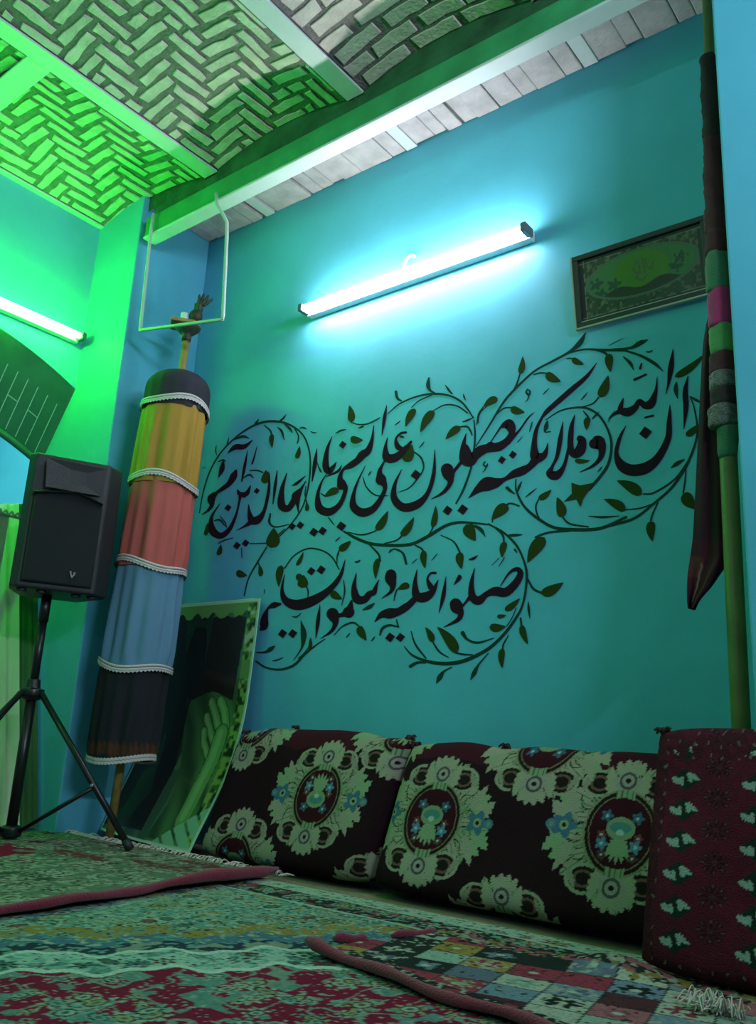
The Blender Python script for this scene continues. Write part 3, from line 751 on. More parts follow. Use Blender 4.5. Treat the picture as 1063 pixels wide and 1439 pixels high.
# ------------------------------------------------------------------ leaning printed sheet
nu, nv = 150, 260
U, T = np.meshgrid(np.linspace(0, 1, nu), np.linspace(0, 1, nv), indexing='ij')
ks = spline([(0, .004, -.305), (.10, .085, -.262), (.2, .20, -.195), (.33, .35, -.125), (.5, .55, -.075), (.75, .82, -.055), (1, 1.052, -.045)], 12)
kt = np.array([k[0] for k in ks]); kz = np.array([k[1] for k in ks]); ky = np.array([k[2] for k in ks])
Z = np.interp(T, kt, kz); Yc = np.interp(T, kt, ky)
X = -3.42+(.672)*U-.0*T + .0
X = X+(-2.748-X[-1:, :])*0
Y = Yc+(1-U)*.05*(1-T)**1.5+(1-U)*.004
Z = Z+(1-U)**2*.018*(1-T)
col = np.zeros(U.shape+(3,)); W_ = U*.672
n1 = vnoise(W_, Z, .035, 101); n2 = vnoise(W_, Z, .018, 102); n3 = vnoise(W_*3, Z*.8, .16, 103)
col[:] = C(.035, .10, .05)
col[n3 > .55] = C(.05, .16, .07)
top = Z > .985+.018*np.sin(W_*55)-.02*np.exp(-((W_-.45)/.03)**2); col[top] = C(.13, .30, .08)
band = (W_ > .600); col[band] = C(.05, .14, .03); col[band & (n2 > .55)] = C(.16, .36, .06); col[band & (n2 < .32)] = C(.015, .04, .015)
col[band & (Z > .70) & (Z < .78)] = C(.12, .26, .06); col[band & (Z > .80) & (n2 > .72)] = C(.40, .46, .33)
dk = (W_ < .60-.03*np.clip((.98-Z)*2, 0, 1)) & (Z < .985-.012*np.abs(np.sin(W_*40))) & (Z > .60+.05*np.sin(W_*9)); col[dk] = C(.020, .018, .014)
left = (W_ < .30+.10*np.clip(Z-.2, 0, 1)) & ~top & (Z > .05); col[left] = C(.014, .016, .014)
lf = left & (n3 > .62); col[lf] = C(.016, .04, .025)
# folded green cloth painted over the dark ground
cl = (Z < .62+.02*np.sin(W_*18)) & (W_ > .33+.05*np.sin(Z*9)) & (W_ < .60) & (Z > .03)
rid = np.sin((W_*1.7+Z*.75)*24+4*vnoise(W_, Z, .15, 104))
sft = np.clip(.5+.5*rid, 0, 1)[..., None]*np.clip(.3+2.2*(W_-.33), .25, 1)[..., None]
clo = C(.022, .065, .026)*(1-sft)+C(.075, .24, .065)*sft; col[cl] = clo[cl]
def smask(pts, w):
    m = np.zeros(U.shape, bool)
    for (a, b) in zip(pts[:-1], pts[1:]):
        ddx, ddy = b[0]-a[0], b[1]-a[1]; tt = np.clip(((W_-a[0])*ddx+(Z-a[1])*ddy)/(ddx*ddx+ddy*ddy+1e-12), 0, 1)
        m |= np.hypot(W_-a[0]-tt*ddx, Z-a[1]-tt*ddy) < w
    return m
for pts, w_ in (([(.44, .595), (.475, .55), (.51, .50), (.545, .47)], .020), ([(.50, .60), (.54, .555), (.565, .50), (.57, .44)], .022), ([(.425, .53), (.455, .49), (.50, .44), (.55, .40)], .018), ([(.43, .47), (.45, .42), (.50, .37)], .017), ([(.55, .46), (.545, .36), (.53, .24), (.53, .12)], .040)):
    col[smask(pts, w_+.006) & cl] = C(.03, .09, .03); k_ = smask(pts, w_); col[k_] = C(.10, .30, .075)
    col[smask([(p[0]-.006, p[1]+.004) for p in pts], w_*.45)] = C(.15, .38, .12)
lo = (Z < .02+.16*np.clip((W_-.40)/.27, 0, 1)) & (W_ > .36) & (np.sin((W_+Z*1.4)*60) > -.75); col[lo] = C(.16, .44, .24); col[(Z < .02)] = C(.24, .50, .32)
bd = (U > .986) | (T < .012) | (T > .988) | (U < .01); col[bd] = C(.42, .62, .40)
sh = thing('printed_sheet', (-3.08, -.29, 0), 'glossy dark green printed plastic sheet curling as it leans on the wall', 'poster')
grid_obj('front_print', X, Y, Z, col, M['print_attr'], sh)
bX, bY, bZ = X[::10, ::10], Y[::10, ::10]+.003, Z[::10, ::10]+.0
bcol = np.zeros(bX.shape+(3,)); bcol[:] = C(.5, .55, .5)
grid_obj('backing', bX[::-1], bY[::-1], bZ[::-1], bcol, M['art_attr'], sh)
et = MB()
et.tube([(X[-1, k], Y[-1, k]+.0015, Z[-1, k]) for k in range(0, nv, 6)]+[(X[-1, -1], Y[-1, -1]+.0015, Z[-1, -1])], .0028, 6)
et.tube([(X[k, -1], Y[k, -1]+.0015, Z[k, -1]) for k in range(0, nu, 10)], .0025, 6)
et.tube([(X[k, 0], Y[k, 0]+.0015, Z[k, 0]+.002) for k in range(0, nu, 10)], .0028, 6)
et.build('edge', M['mint'], sh)

# ------------------------------------------------------------------ loudspeaker on its tripod
SP = Vector((-3.34, -.72, 0)); TH_ = math.radians(21)
dx_ = Vector((math.sin(TH_), math.cos(TH_), 0)); nx_ = Vector((math.cos(TH_), -math.sin(TH_), 0))
# local axes: x across (to the picture's right), y forward, z up
MS = Matrix(((dx_.x, nx_.x, 0, SP.x), (dx_.y, nx_.y, 0, SP.y), (0, 0, 1, 0), (0, 0, 0, 1)))
def L(x, y, z): return MS @ Vector((x, y, z))
sp_ = thing('loudspeaker', tuple(L(.03, 0, .985)), 'black loudspeaker with a ported horn on a tripod stand by the green-lit pillar', 'loudspeaker')
b = MB(); xc, hw, zb, zt = .032, .200, .995, 1.572
prof = [(-hw, .10), (-hw+.02, .135), (hw-.075, .150), (hw, .085), (hw-.01, .02), (hw-.075, -.15), (-hw+.075, -.15), (-hw+.01, .02)]
vs = [L(xc+x, y, zb) for x, y in prof]+[L(xc+x*.99, y*.985-.004, zt) for x, y in prof]; k = len(prof)
b.add(vs, [tuple(range(k-1, -1, -1)), tuple(range(k, 2*k))]+[(i, (i+1) % k, k+(i+1) % k, k+i) for i in range(k)])
b.build('cabinet', M['black'], sp_, bevel=.012, seg=3)
g = MB()
gp = [(-hw+.035, 1.02), (hw-.085, 1.02), (hw-.085, 1.375), (hw-.10, 1.388), (.06, 1.412), (-.06, 1.412), (-hw+.06, 1.395), (-hw+.035, 1.385)]
vs = [L(xc+x, .146+.004*(x+hw)/(.4), z) for x, z in gp]+[L(xc+x*.97, .160, 1.2+(z-1.2)*.975) for x, z in gp]; k = len(gp)
g.add(vs, [tuple(range(k, 2*k))]+[(i, (i+1) % k, k+(i+1) % k, k+i) for i in range(k)])
g.build('grille', M['grille'], sp_, bevel=.004)
h = MB()   # horn mouth: a flared recess with a lip, deep throat at its centre
ho = [(-.125, 1.425), (.095, 1.425), (.105, 1.54), (-.135, 1.54)]; hi = [(-.035, 1.455), (.03, 1.455), (.03, 1.515), (-.035, 1.515)]
vs = [L(xc+x, .152, z) for x, z in ho]+[L(xc+x*1.04, .163, 1.483+(z-1.483)*1.08) for x, z in ho]+[L(xc+x, .1525, z) for x, z in hi]
h.add(vs, [(0+4, 1+4, 1+8, 0+8), (1+4, 2+4, 2+8, 1+8), (2+4, 3+4, 3+8, 2+8), (3+4, 0+4, 0+8, 3+8), (8, 9, 10, 11),
          (0, 1, 5, 4), (1, 2, 6, 5), (2, 3, 7, 6), (3, 0, 4, 7)])
h.build('horn', M['black'], sp_)
rd = MB(); rd.add([L(xc-hw+.03, .146, 1.40), L(xc+.00, .150, 1.428), L(xc+hw-.09, .151, 1.395), L(xc+hw-.09, .176, 1.385), L(xc, .178, 1.416), L(xc-hw+.03, .172, 1.39),
                   L(xc-hw+.03, .148, 1.38), L(xc, .152, 1.405), L(xc+hw-.09, .152, 1.374)], [(0, 1, 4, 5), (1, 2, 3, 4), (5, 4, 7, 6), (4, 3, 8, 7), (0, 5, 6), (2, 8, 3)])
rd.build('ridge', M['black'], sp_)
em = MB()
for (x0, z0, x1, z1, w_) in ((-.014, 1.082, -.003, 1.052, .0032), (-.003, 1.052, .008, 1.078, .0032), (-.018, 1.083, -.008, 1.083, .0025), (.002, 1.079, .014, 1.079, .0025), (.004, 1.068, .012, 1.066, .002)):
    d = Vector((x1-x0, 0, z1-z0)).normalized(); nrm = Vector((-d.z, 0, d.x))*w_
    q = [Vector((x0, .1615, z0))+nrm, Vector((x1, .1615, z1))+nrm, Vector((x1, .1615, z1))-nrm, Vector((x0, .1615, z0))-nrm]
    em.add([L(xc+.03+p.x*.8, p.y, 1.067+(p.z-1.067)*.8) for p in q]+[L(xc+.03+p.x*.8, p.y+.003, 1.067+(p.z-1.067)*.8) for p in q], [(4, 5, 6, 7), (0, 1, 5, 4), (1, 2, 6, 5), (2, 3, 7, 6), (3, 0, 4, 7)])
em.build('emblem', M['emblem'], sp_)
for x in (-.15, -.075, .065, .13):
    for y in (.10,):
        q = L(xc+x, y, .9955); MB().lathe([(.017, -.014), (.02, -.010), (.02, .0)], tuple(q), 16).build('foot', M['black'], sp_)
st_ = thing('speaker_stand', tuple(SP), 'black tripod stand carrying the loudspeaker', 'stand')
MB().tube([(SP.x, SP.y, z) for z in (.045, .60)], .0215, 16).build('lower_tube', M['blackmetal'], st_)
u = MB(); u.tube([(SP.x, SP.y, z) for z in (.60, .90)], .0175, 16); u.tube([(SP.x, SP.y, z) for z in (.88, .993)], .021, 16); u.build('upper_tube', M['blackmetal'], st_)
c_ = MB(); c_.lathe([(.030, .555), (.048, .575), (.048, .60), (.030, .605), (.026, .64), (.02, .642)], (SP.x, SP.y, 0), 20); c_.build('collar', M['blackmetal'], st_, bevel=.003)
hb_ = MB(); hb_.lathe([(.026, .022), (.042, .03), (.042, .062), (.026, .07)], (SP.x, SP.y, 0), 20); hb_.build('hub', M['blackmetal'], st_, bevel=.003)
for (fx, fy) in ((-2.842, -.52), (-3.655, -1.0), (-3.30, -1.26)):
    d = Vector((fx-SP.x, fy-SP.y, 0)); dn = d.normalized()
    a = SP+dn*.045+Vector((0, 0, .585)); e = SP+d+Vector((0, 0, .034))
    l = MB(); l.tube([a, a.lerp(e, .5), e], [.0125, .0125, .0125], 12)
    lg = l.build('leg', M['blackmetal'], st_)
    mid = a.lerp(e, .62)
    q = MB(); q.tube([SP+dn*.04+Vector((0, 0, .05)), mid+Vector((0, 0, -.008))], .0085, 10); bo = q.build('brace', M['blackmetal'], st_)
    ft = MB(); ft.tube([a.lerp(e, .965), e+ (e-a).normalized()*.012], [.016, .017], 12); f_ = ft.build('rubber_foot', M['black'], None); f_.parent = lg
    bt = MB(); side = Vector((-dn.y, dn.x, 0)); bt.tube([mid-side*.017, mid+side*.017], .006, 10); b_ = bt.build('bolt', M['silver'], None); b_.parent = lg

# ------------------------------------------------------------------ curtain in the arch
cu = thing('curtain', (-3.68, -1.1, 0), 'pale whitish curtain hanging in the arched opening behind the loudspeaker', 'curtain')
S, T = np.meshgrid(np.linspace(0, 1, 160), np.linspace(0, 1, 30), indexing='ij')
def curt(S, T, y0, y1, x0, amp):
    Y = y0+(y1-y0)*S; Zc = 1.40-(1.37)*T
    X = x0+amp*np.sin(S*70+np.sin(S*9))*(.4+.6*T)+.006*np.sin(S*23+T*3); return X, Y, Zc
Xc, Yc, Zc = curt(S, T, -1.95, -.70, -3.81, .012)
cc = np.zeros(S.shape+(3,)); cc[:] = C(.56, .60, .46)
grid_obj('drape', Xc, Yc, Zc, cc, M['cloth_attr'], cu)
S2, T2 = np.meshgrid(np.linspace(0, 1, 24), np.linspace(0, 1, 30), indexing='ij')
P2 = np.zeros(S2.shape+(3,))
for i in range(24):
    for j in range(30):
        py = 708+462*T2[i, j]; q1 = on_y(24, py, -.600); q2 = on_y(52, py, -.475)
        P2[i, j] = q1*(1-S2[i, j])+q2*S2[i, j]+np.array([.004*math.sin(S2[i, j]*21), .006*math.sin(S2[i, j]*13), 0])
        P2[i, j, 2] = max(P2[i, j, 2], .03)
P3 = np.zeros(S2.shape+(3,))
for i in range(24):
    for j in range(30):
        py = 708+462*T2[i, j]; q1 = on_y(-55, py, -.80); q2 = on_y(25, py, -.598)
        P3[i, j] = q1*(1-S2[i, j])+q2*S2[i, j]+np.array([.010*math.sin(S2[i, j]*26+T2[i, j]), .006*math.sin(S2[i, j]*13), 0])
        P3[i, j, 2] = max(P3[i, j, 2], .03)
cc = np.zeros(S2.shape+(3,)); cc[:] = C(.56, .60, .46)
grid_obj('drape', P3[..., 0], P3[..., 1], P3[..., 2], cc, M['cloth_attr'], cu)
cc = np.zeros(S2.shape+(3,)); cc[:] = C(.05, .14, .045)
e_ = grid_obj('side_panel', P2[..., 0], P2[..., 1], P2[..., 2], cc, M['cloth_attr'], cu); e_['label'] = 'dark green edge panel of the curtain'
MB().tube([(-3.81, -2.05, 1.405), (-3.81, -.475, 1.405)], .007, 8).build('curtain_rod', M['cable'], cu)
lc = MB()
for k in range(46):
    y = -1.92+k*.0302; lc.tube(spline([(-3.815, y, 1.40), (-3.795, y+.012, 1.425), (-3.80, y+.026, 1.402)], 4), .006, 5)
lc.build('lace_heading', M['lace'], cu)

# ------------------------------------------------------------------ framed picture
xl0, xl1, zb_, zt_ = -1.226, -.742, 1.962, 2.236
fp = thing('framed_picture', ((xl0+xl1)/2, -.01, (zb_+zt_)/2), 'dark framed picture with a green oval medallion hanging on the wall beside the flag pole', 'picture')
Mf = Matrix.Translation((0, -.012, zb_)) @ Matrix.Rotation(math.radians(8.5), 4, 'X') @ Matrix.Translation((0, 0, -zb_))
fm = MB(); ge_ = MB(); t_ = .020
for (a, c) in (((xl0, -.02, zb_), (xl1, 0, zb_+t_)), ((xl0, -.02, zt_-t_), (xl1, 0, zt_)), ((xl0, -.02, zb_+t_), (xl0+t_, 0, zt_-t_)), ((xl1-t_, -.02, zb_+t_), (xl1, 0, zt_-t_))):
    fm.box(a, c, 0, Mf)
fm.box((xl0+t_, -.006, zb_+t_), (xl1-t_, 0, zt_-t_), 0, Mf)
fm.build('frame', M['frame'], fp, bevel=.003)
for (a, c) in (((xl0-.006, -.022, zb_-.006), (xl1+.006, -.002, zb_)), ((xl0-.006, -.022, zb_), (xl0, -.002, zt_)), ((xl0+t_, -.0215, zb_+t_-.003), (xl1-t_, -.008, zb_+t_))): ge_.box(a, c, 0, Mf)
ge_.build('frame_edge', M['framegilt'], fp)
nu, nv = 230, 130
U, T = np.meshgrid(np.linspace(xl0+t_, xl1-t_, nu), np.linspace(zb_+t_, zt_-t_, nv), indexing='ij')
col = np.zeros(U.shape+(3,)); n1 = vnoise(U, T, .010, 111); n2 = vnoise(U, T, .02, 112)
col[:] = C(.045, .060, .038); col[n1 > .62] = C(.10, .11, .06); col[n2 < .3] = C(.03, .05, .03); col[n1 > .80] = C(.18, .13, .08)
mu, mv = (xl0+xl1)/2+.005, (zb_+zt_)/2+.012
q = np.hypot((U-mu)/.195, (T-mv)/.082)
col[q < 1.06] = C(.10, .14, .09); col[q < 1] = C(.06, .14, .08); col[(q < .97)] = C(.065, .17, .06)
core = np.hypot((U-mu)/.10, (T-mv)/.075) < 1; col[core & (q < .97)] = C(.08, .19, .015)
bt_ = (q < .97) & (T < mv-.045+.01*np.sin(U*40)); col[bt_] = C(.035, .035, .025)
for cx_, cz_ in ((-.15, -.045), (.14, .01), (-.10, -.02), (.12, -.02), (-.165, 0)):
    k = (np.hypot(U-mu-cx_, (T-mv-cz_)*1.2) < .022*(1+.3*np.cos(5*np.arctan2(T-mv-cz_, U-mu-cx_)))) & (q < .98); col[k & (n1 > .35)] = C(.035, .07, .045)
def stroke_mask(pts, w):
    m = np.zeros(U.shape, bool)
    for (a, b) in zip(pts[:-1], pts[1:]):
        dx, dy = b[0]-a[0], b[1]-a[1]; l2 = dx*dx+dy*dy+1e-12
        tt = np.clip(((U-a[0])*dx+(T-a[1])*dy)/l2, 0, 1); m |= np.hypot(U-a[0]-tt*dx, T-a[1]-tt*dy) < w
    return m
for pts in ([(-.015, .035), (-.012, 0), (-.03, -.02), (-.005, -.035), (.012, -.02)], [(.01, .04), (.012, .01), (.03, -.005), (.035, .02)], [(-.035, .02), (-.03, .0), (-.01, -.005)], [(0, .045), (.005, -.01)], [(-.02, .045), (-.03, .03)]):
    col[stroke_mask([(mu+.01+a, mv+b) for a, b in pts], .0035)] = C(.10, .11, .055)
ib = (U < xl0+t_+.018) | (T < zb_+t_+.014) | (U > xl1-t_-.014) | (T > zt_-t_-.014); col[ib] = C(.028, .032, .028)
il = (np.abs(U-(xl0+t_+.018)) < .0022) | (np.abs(T-(zb_+t_+.014)) < .0018) | (np.abs(T-(zt_-t_-.014)) < .0018); col[il & (n1 > .3)] = C(.20, .19, .15)
pts3 = [Mf @ Vector((U[i, j], -.0075, T[i, j])) for i in range(nu) for j in range(nv)]
A = np.array(pts3).reshape(nu, nv, 3)
grid_obj('print', A[..., 0], A[..., 1], A[..., 2], col, M['art_attr'], fp)
MB().box((-1.0, -.010, zt_-.06), (-.98, -.0005, zt_-.045)).build('wall_hook', M['frame'], fp)

# ------------------------------------------------------------------ furled flag on its pole
def fpole(z): t = (z-.53)/2.06; return Vector((-.632+.019*t, -.385, z))
fl = thing('flag_pole', tuple(fpole(0)), 'tall olive green pole with a furled dark red flag leaning beside the right pillar', 'flag')
MB().tube([fpole(z) for z in (.002, .7, 1.4, 2.1, 2.78)], [.0235, .0235, .023, .018, .014], 16).build('pole', M['greenpole'], fl)
def zpx(y): 
    x = 1000+ (y-70)*.0469; return float(on_y(x, y, -.41)[2])
r = random.Random(4)
def wrapband(y0, y1, m, rr0, rr1, off0, off1, rough, nm='wrap_band', lab=None):
    z0, z1 = zpx(y0), zpx(y1); nz = max(8, int((z0-z1)/.012)); n = 28
    prof = []; vs = []; fs = []
    ph = [r.uniform(0, 6.28) for _ in range(4)]
    for i in range(nz+1):
        t = i/nz; z = z0+(z1-z0)*t; c = fpole(z)
        rr = rr0+(rr1-rr0)*t; of = off0+(off1-off0)*t
        for k in range(n):
            a = 2*math.pi*k/n
            R = rr*(1+rough*(.5*math.sin(3*a+z*40+ph[0])+.35*math.sin(z*95+ph[1]+a)+.3*math.sin(z*210+ph[2]-2*a)))
            if i in (0, nz): R *= .9
            vs.append((c.x-of+R*math.cos(a), c.y-.004+R*math.sin(a)*.9, z))
    for i in range(nz):
        for k in range(n): fs.append((i*n+k, i*n+(k+1) % n, (i+1)*n+(k+1) % n, (i+1)*n+k))
    fs.append(tuple(range(n-1, -1, -1))); fs.append(tuple(nz*n+k for k in range(n)))
    o = MB().add(vs, fs, 0, True).build(nm, m, fl)
    if lab: o['label'] = lab
wrapband(70, 190, M['darkcloth'], .024, .026, .004, .003, .14, 'wrapped_cloth')
wrapband(186, 322, M['maroon'], .026, .031, .003, .004, .14, 'wrapped_cloth')
wrapband(318, 352, M['maroon'], .031, .033, .004, .004, .08, 'wrapped_cloth')
wrapband(350, 405, M['seacloth'], .033, .034, .004, .003, .08, lab='dark green cloth band')
wrapband(402, 456, M['pink'], .034, .036, .002, .000, .05, lab='pink cloth band')
wrapband(453, 495, M['greencloth'], .035, .036, .000, -.002, .05, lab='bright green cloth band')
wrapband(492, 522, M['maroon'], .0365, .038, .000, .000, .05, lab='maroon cloth band')
wrapband(519, 543, M['silvercloth'], .039, .040, .000, .000, .05, lab='silver braid band')
wrapband(541, 568, M['darkcloth'], .039, .040, .000, .000, .05, lab='black cloth band')
wrapband(566, 596, M['silvercloth'], .041, .041, .004, .006, .08, lab='green silver braid band')
wrapband(594, 640, M['seacloth'], .030, .0245, -.004, 0, .05, lab='dark green cloth band')
# hanging end of the flag: an irregular folded cloth ending in a point
rows = [(425, 999, 1012), (480, 989, 1016), (540, 985, 1020), (600, 982, 1026), (660, 979, 1027), (720, 976, 1028), (755, 974, 1029), (785, 970, 1028), (805, 967, 1014), (825, 966, 1000), (842, 966, 985), (855, 967, 976)]
rs = spline(rows, 5); nw = 33
FXY = np.zeros((len(rs), nw, 3))
for i, (y, xa, xb) in enumerate(rs):
    for k in range(nw):
        s = k/(nw-1); x = xa+(xb-xa)*s
        t = i/(len(rs)-1)
        yy = -.362-.010*math.sin(s*9+t*2)*(.3+t)-.008*math.sin(s*17-t*5)*t-.012*math.sin(math.pi*s)
        FXY[i, k] = on_y(x, y, yy)
colf = np.zeros((len(rs), nw, 3)); colf[:] = C(.026, .009, .014)
tt2 = np.linspace(0, 1, len(rs))[:, None]*np.ones((1, nw)); ss = np.ones((len(rs), 1))*np.linspace(0, 1, nw)[None]
colf[(tt2 > .55)] = C(.045, .009, .015); colf[(ss > .75) & (tt2 > .45)] = C(.045, .009, .022)
colf[(ss < .35) & (tt2 > .62) & (tt2 < .75)] = C(.075, .02, .014)
colf[(np.abs(ss-.35-.5*(tt2-.7)) < .03) & (tt2 > .66) & (tt2 < .95)] = C(.14, .13, .08)
colf[(tt2 > .93) | ((ss > .9) & (tt2 > .72))] = C(.015, .010, .012)
grid_obj('hanging_flag', FXY[..., 0], FXY[..., 1], FXY[..., 2], colf, M['cloth_attr'], fl)
BK = FXY.copy(); BK[..., 1] += .030*np.sin(np.pi*ss)+.002
grid_obj('flag_lining', BK[::-1, :, 0], BK[::-1, :, 1], BK[::-1, :, 2], colf*.7, M['cloth_attr'], fl)
# ------------------------------------------------------------------ painted calligraphy on the wall
# brush strokes traced as centre lines with widths, laid on the wall plane at their real size
WIN = {1: (270, 480), 2: (430, 480), 3: (620, 460), 4: (803, 440), 5: (330, 700), 6: (540, 700)}
K = 1063/260.0
def wpt(wi, x, y, dY): 
    ox, oy = WIN[wi]; return on_y(ox+x/K, oy+y/K, dY)
LIFT = [0]
def lift(dY):
    LIFT[0] += 1; return dY-LIFT[0]*1.2e-6*2
def brush(mb, wi, pts, dY=-.0022, n=7):
    """variable width ribbon"""
    dY = lift(dY)
    P = spline([np.array(p, float) for p in pts], n)
    a = []; b = []
    for i, p in enumerate(P):
        q0 = P[max(i-1, 0)]; q1 = P[min(i+1, len(P)-1)]; d = q1[:2]-q0[:2]; l = np.hypot(*d) or 1; nr = np.array([-d[1], d[0]])/l
        w = max(p[2], 1.2)/2
        a.append(wpt(wi, *(p[:2]+nr*w), dY)); b.append(wpt(wi, *(p[:2]-nr*w), dY))
    k = len(P); mb.add(a+b, [(i, i+1, k+i+1, k+i) for i in range(k-1)])
    for e in (0, k-1):                                   # round brush ends where the stroke is broad
        if P[e][2] > 9:
            c = P[e]; mb.add([wpt(wi, c[0]+c[2]/2*math.cos(t), c[1]+c[2]/2*math.sin(t), dY+.00012) for t in np.linspace(0, 6.283, 15)[:-1]], [tuple(range(14))])
def dot(mb, wi, x, y, s, dY=-.0022):
    dY = lift(dY); h = s/2*1.05; mb.add([wpt(wi, x+a*h, y+b*h, dY) for a, b in ((-.95, .18), (-.1, -.95), (.95, -.18), (.1, .95))], [(0, 1, 2, 3)])
def poly(mb, wi, pts, dY=-.0022):
    dY = lift(dY)
    mb.add([wpt(wi, x, y, dY) for x, y in pts], [tuple(range(len(pts)))])
def leaf(mb, wi, x0, y0, x1, y1, w, dY=-.0016):
    """pointed leaf: blunt at the first point, tapering to the second"""
    dx, dy = x1-x0, y1-y0; L = math.hypot(dx, dy); nx, ny = -dy/L, dx/L; up = []; dn = []
    for t in np.linspace(0, 1, 14):
        ww = w/2*(math.sin(math.pi*min(1, t**.62))**.8 if 0 < t < 1 else 0); bend = .05*L*math.sin(math.pi*t)
        up.append((x0+dx*t+nx*(ww+bend), y0+dy*t+ny*(ww+bend))); dn.append((x0+dx*t-nx*(ww-bend), y0+dy*t-ny*(ww-bend)))
    poly(mb, wi, up+dn[-2:0:-1], dY)
up_, lo_, vi, LV = MB(), MB(), MB(), []
T_UP = {1: [
 [(205,640,4),(250,605,30),(300,603,26),(350,565,3)], [(320,625,3),(302,720,17),(285,805,7)], [(375,600,3),(350,690,10),(340,705,3)],
 [(182,675,3),(172,730,30),(152,782,4)], [(256,735,8),(240,772,40),(214,815,30),(175,845,24),(142,868,20),(112,900,46),(113,940,26),(92,970,14),(55,995,3)],
 [(160,930,3),(112,1010,18),(118,1085,44),(165,1115,34),(215,1078,26),(252,1000,14),(272,920,12),(280,880,22),(300,878,26),(318,868,26),(338,825,4)], [(262,850,6),(272,872,24),(300,884,26)],
 [(445,755,4),(440,860,18),(415,970,20),(380,1022,44),(345,1025,44),(330,985,22),(325,935,4)], [(350,1030,36),(300,1062,12),(255,1085,3)],
 [(490,740,4),(478,830,17),(465,935,5)], [(545,755,5),(517,850,26),(515,940,46),(552,958,36),(585,915,36),(600,885,50),(628,845,18),(655,800,4)],
 [(605,900,34),(608,950,14),(612,985,3)], [(575,828,5),(605,812,17),(652,772,4)], [(718,615,3),(706,700,23),(690,805,5)],
 [(805,545,3),(777,620,20),(768,710,38),(785,745,36),(812,720,22),(830,690,3)], [(860,708,3),(838,745,15),(768,776,3)]],
 2: [
 [(390,480,4),(381,560,18),(358,625,38),(325,650,46),(298,682,38),(258,710,36),(215,735,16),(197,780,28),(205,825,54)], [(205,815,52),(228,850,26),(195,935,28),(135,978,44),(80,958,46),(68,890,24),(85,820,12),(118,760,3)],
 [(465,365,3),(452,440,20),(437,540,3)], [(470,550,3),(458,610,22),(466,665,50),(510,668,48),(560,632,36),(605,575,14)], [(575,522,14),(545,528,14),(518,560,14),(530,605,32),(565,620,20)],
 [(450,690,10),(425,745,26),(432,795,62)], [(432,790,60),(455,835,26),(440,885,26),(390,958,38),(325,982,50),(275,948,44),(274,880,22),(300,800,11),(342,712,3)],
 [(552,732,3),(512,820,20),(508,900,40),(560,952,48),(640,935,46),(700,872,26),(735,760,22),(742,620,3)],
 [(922,525,3),(906,600,28),(905,675,44),(945,692,50),(985,655,36),(1030,622,40),(1063,600,50)], [(895,690,20),(850,745,22),(825,765,60)], [(812,735,72),(820,765,66),(830,810,30),(792,865,20),(720,906,3)]],
 3: [
 [(140,690,40),(175,745,40),(220,705,44),(280,692,50),(340,682,50),(390,640,36),(414,580,32),(398,540,24),(362,552,16),(322,605,9),(280,668,5)], [(345,575,5),(385,560,50),(400,600,20)],
 [(385,660,30),(450,592,12),(500,522,10),(537,486,3)],
 [(897,202,3),(838,282,22),(760,350,30),(680,420,30),(610,482,26),(578,522,12)], [(582,515,14),(548,590,22),(536,680,34),(545,745,60),(588,738,40),(608,700,18),(614,662,3)],
 [(545,760,50),(510,800,40),(465,825,50),(420,842,44),(368,872,24),(318,892,56),(265,900,80),(215,928,44),(158,982,3)],
 [(702,540,3),(686,640,26),(668,740,22),(640,800,18),(628,838,48),(664,850,50),(706,800,24),(732,700,16),(735,640,8)], [(770,500,3),(750,580,28),(745,690,36),(768,728,46),(800,705,60),(812,655,48),(800,640,40)],
 [(880,668,58),(905,662,80),(925,695,46),(915,752,28),(868,798,15),(798,832,3)]],
 4: [
 [(495,365,3),(488,440,18),(462,515,48),(425,530,42),(392,505,26),(368,542,36),(325,568,50),(285,552,36),(300,488,5)], [(285,560,34),(240,588,9),(210,628,3)],
 [(586,205,3),(574,310,32),(560,400,16),(545,465,3)], [(316,645,3),(278,720,20),(260,810,26),(290,875,58),(350,902,66),(430,888,64),(500,830,46),(556,722,36),(564,620,28),(568,525,3)],
 [(672,360,4),(656,450,30),(660,540,30),(648,668,3)], [(365,382,16),(400,366,12),(430,352,12)], [(405,285,6),(396,318,14)], [(425,600,10),(470,588,13)]]}
DOTS_UP = {1: [(207,955,42),(372,858,36),(258,1172,46),(308,1158,44),(575,1062,46),(622,1055,46),(700,1095,54),(750,1088,52),(866,593,46),(856,1060,54)], 2: [(632,765,60),(815,970,58),(902,965,62),(205,1062,56)], 3: [(350,762,48),(413,732,48),(868,470,1)], 4: [(427,687,74)]}
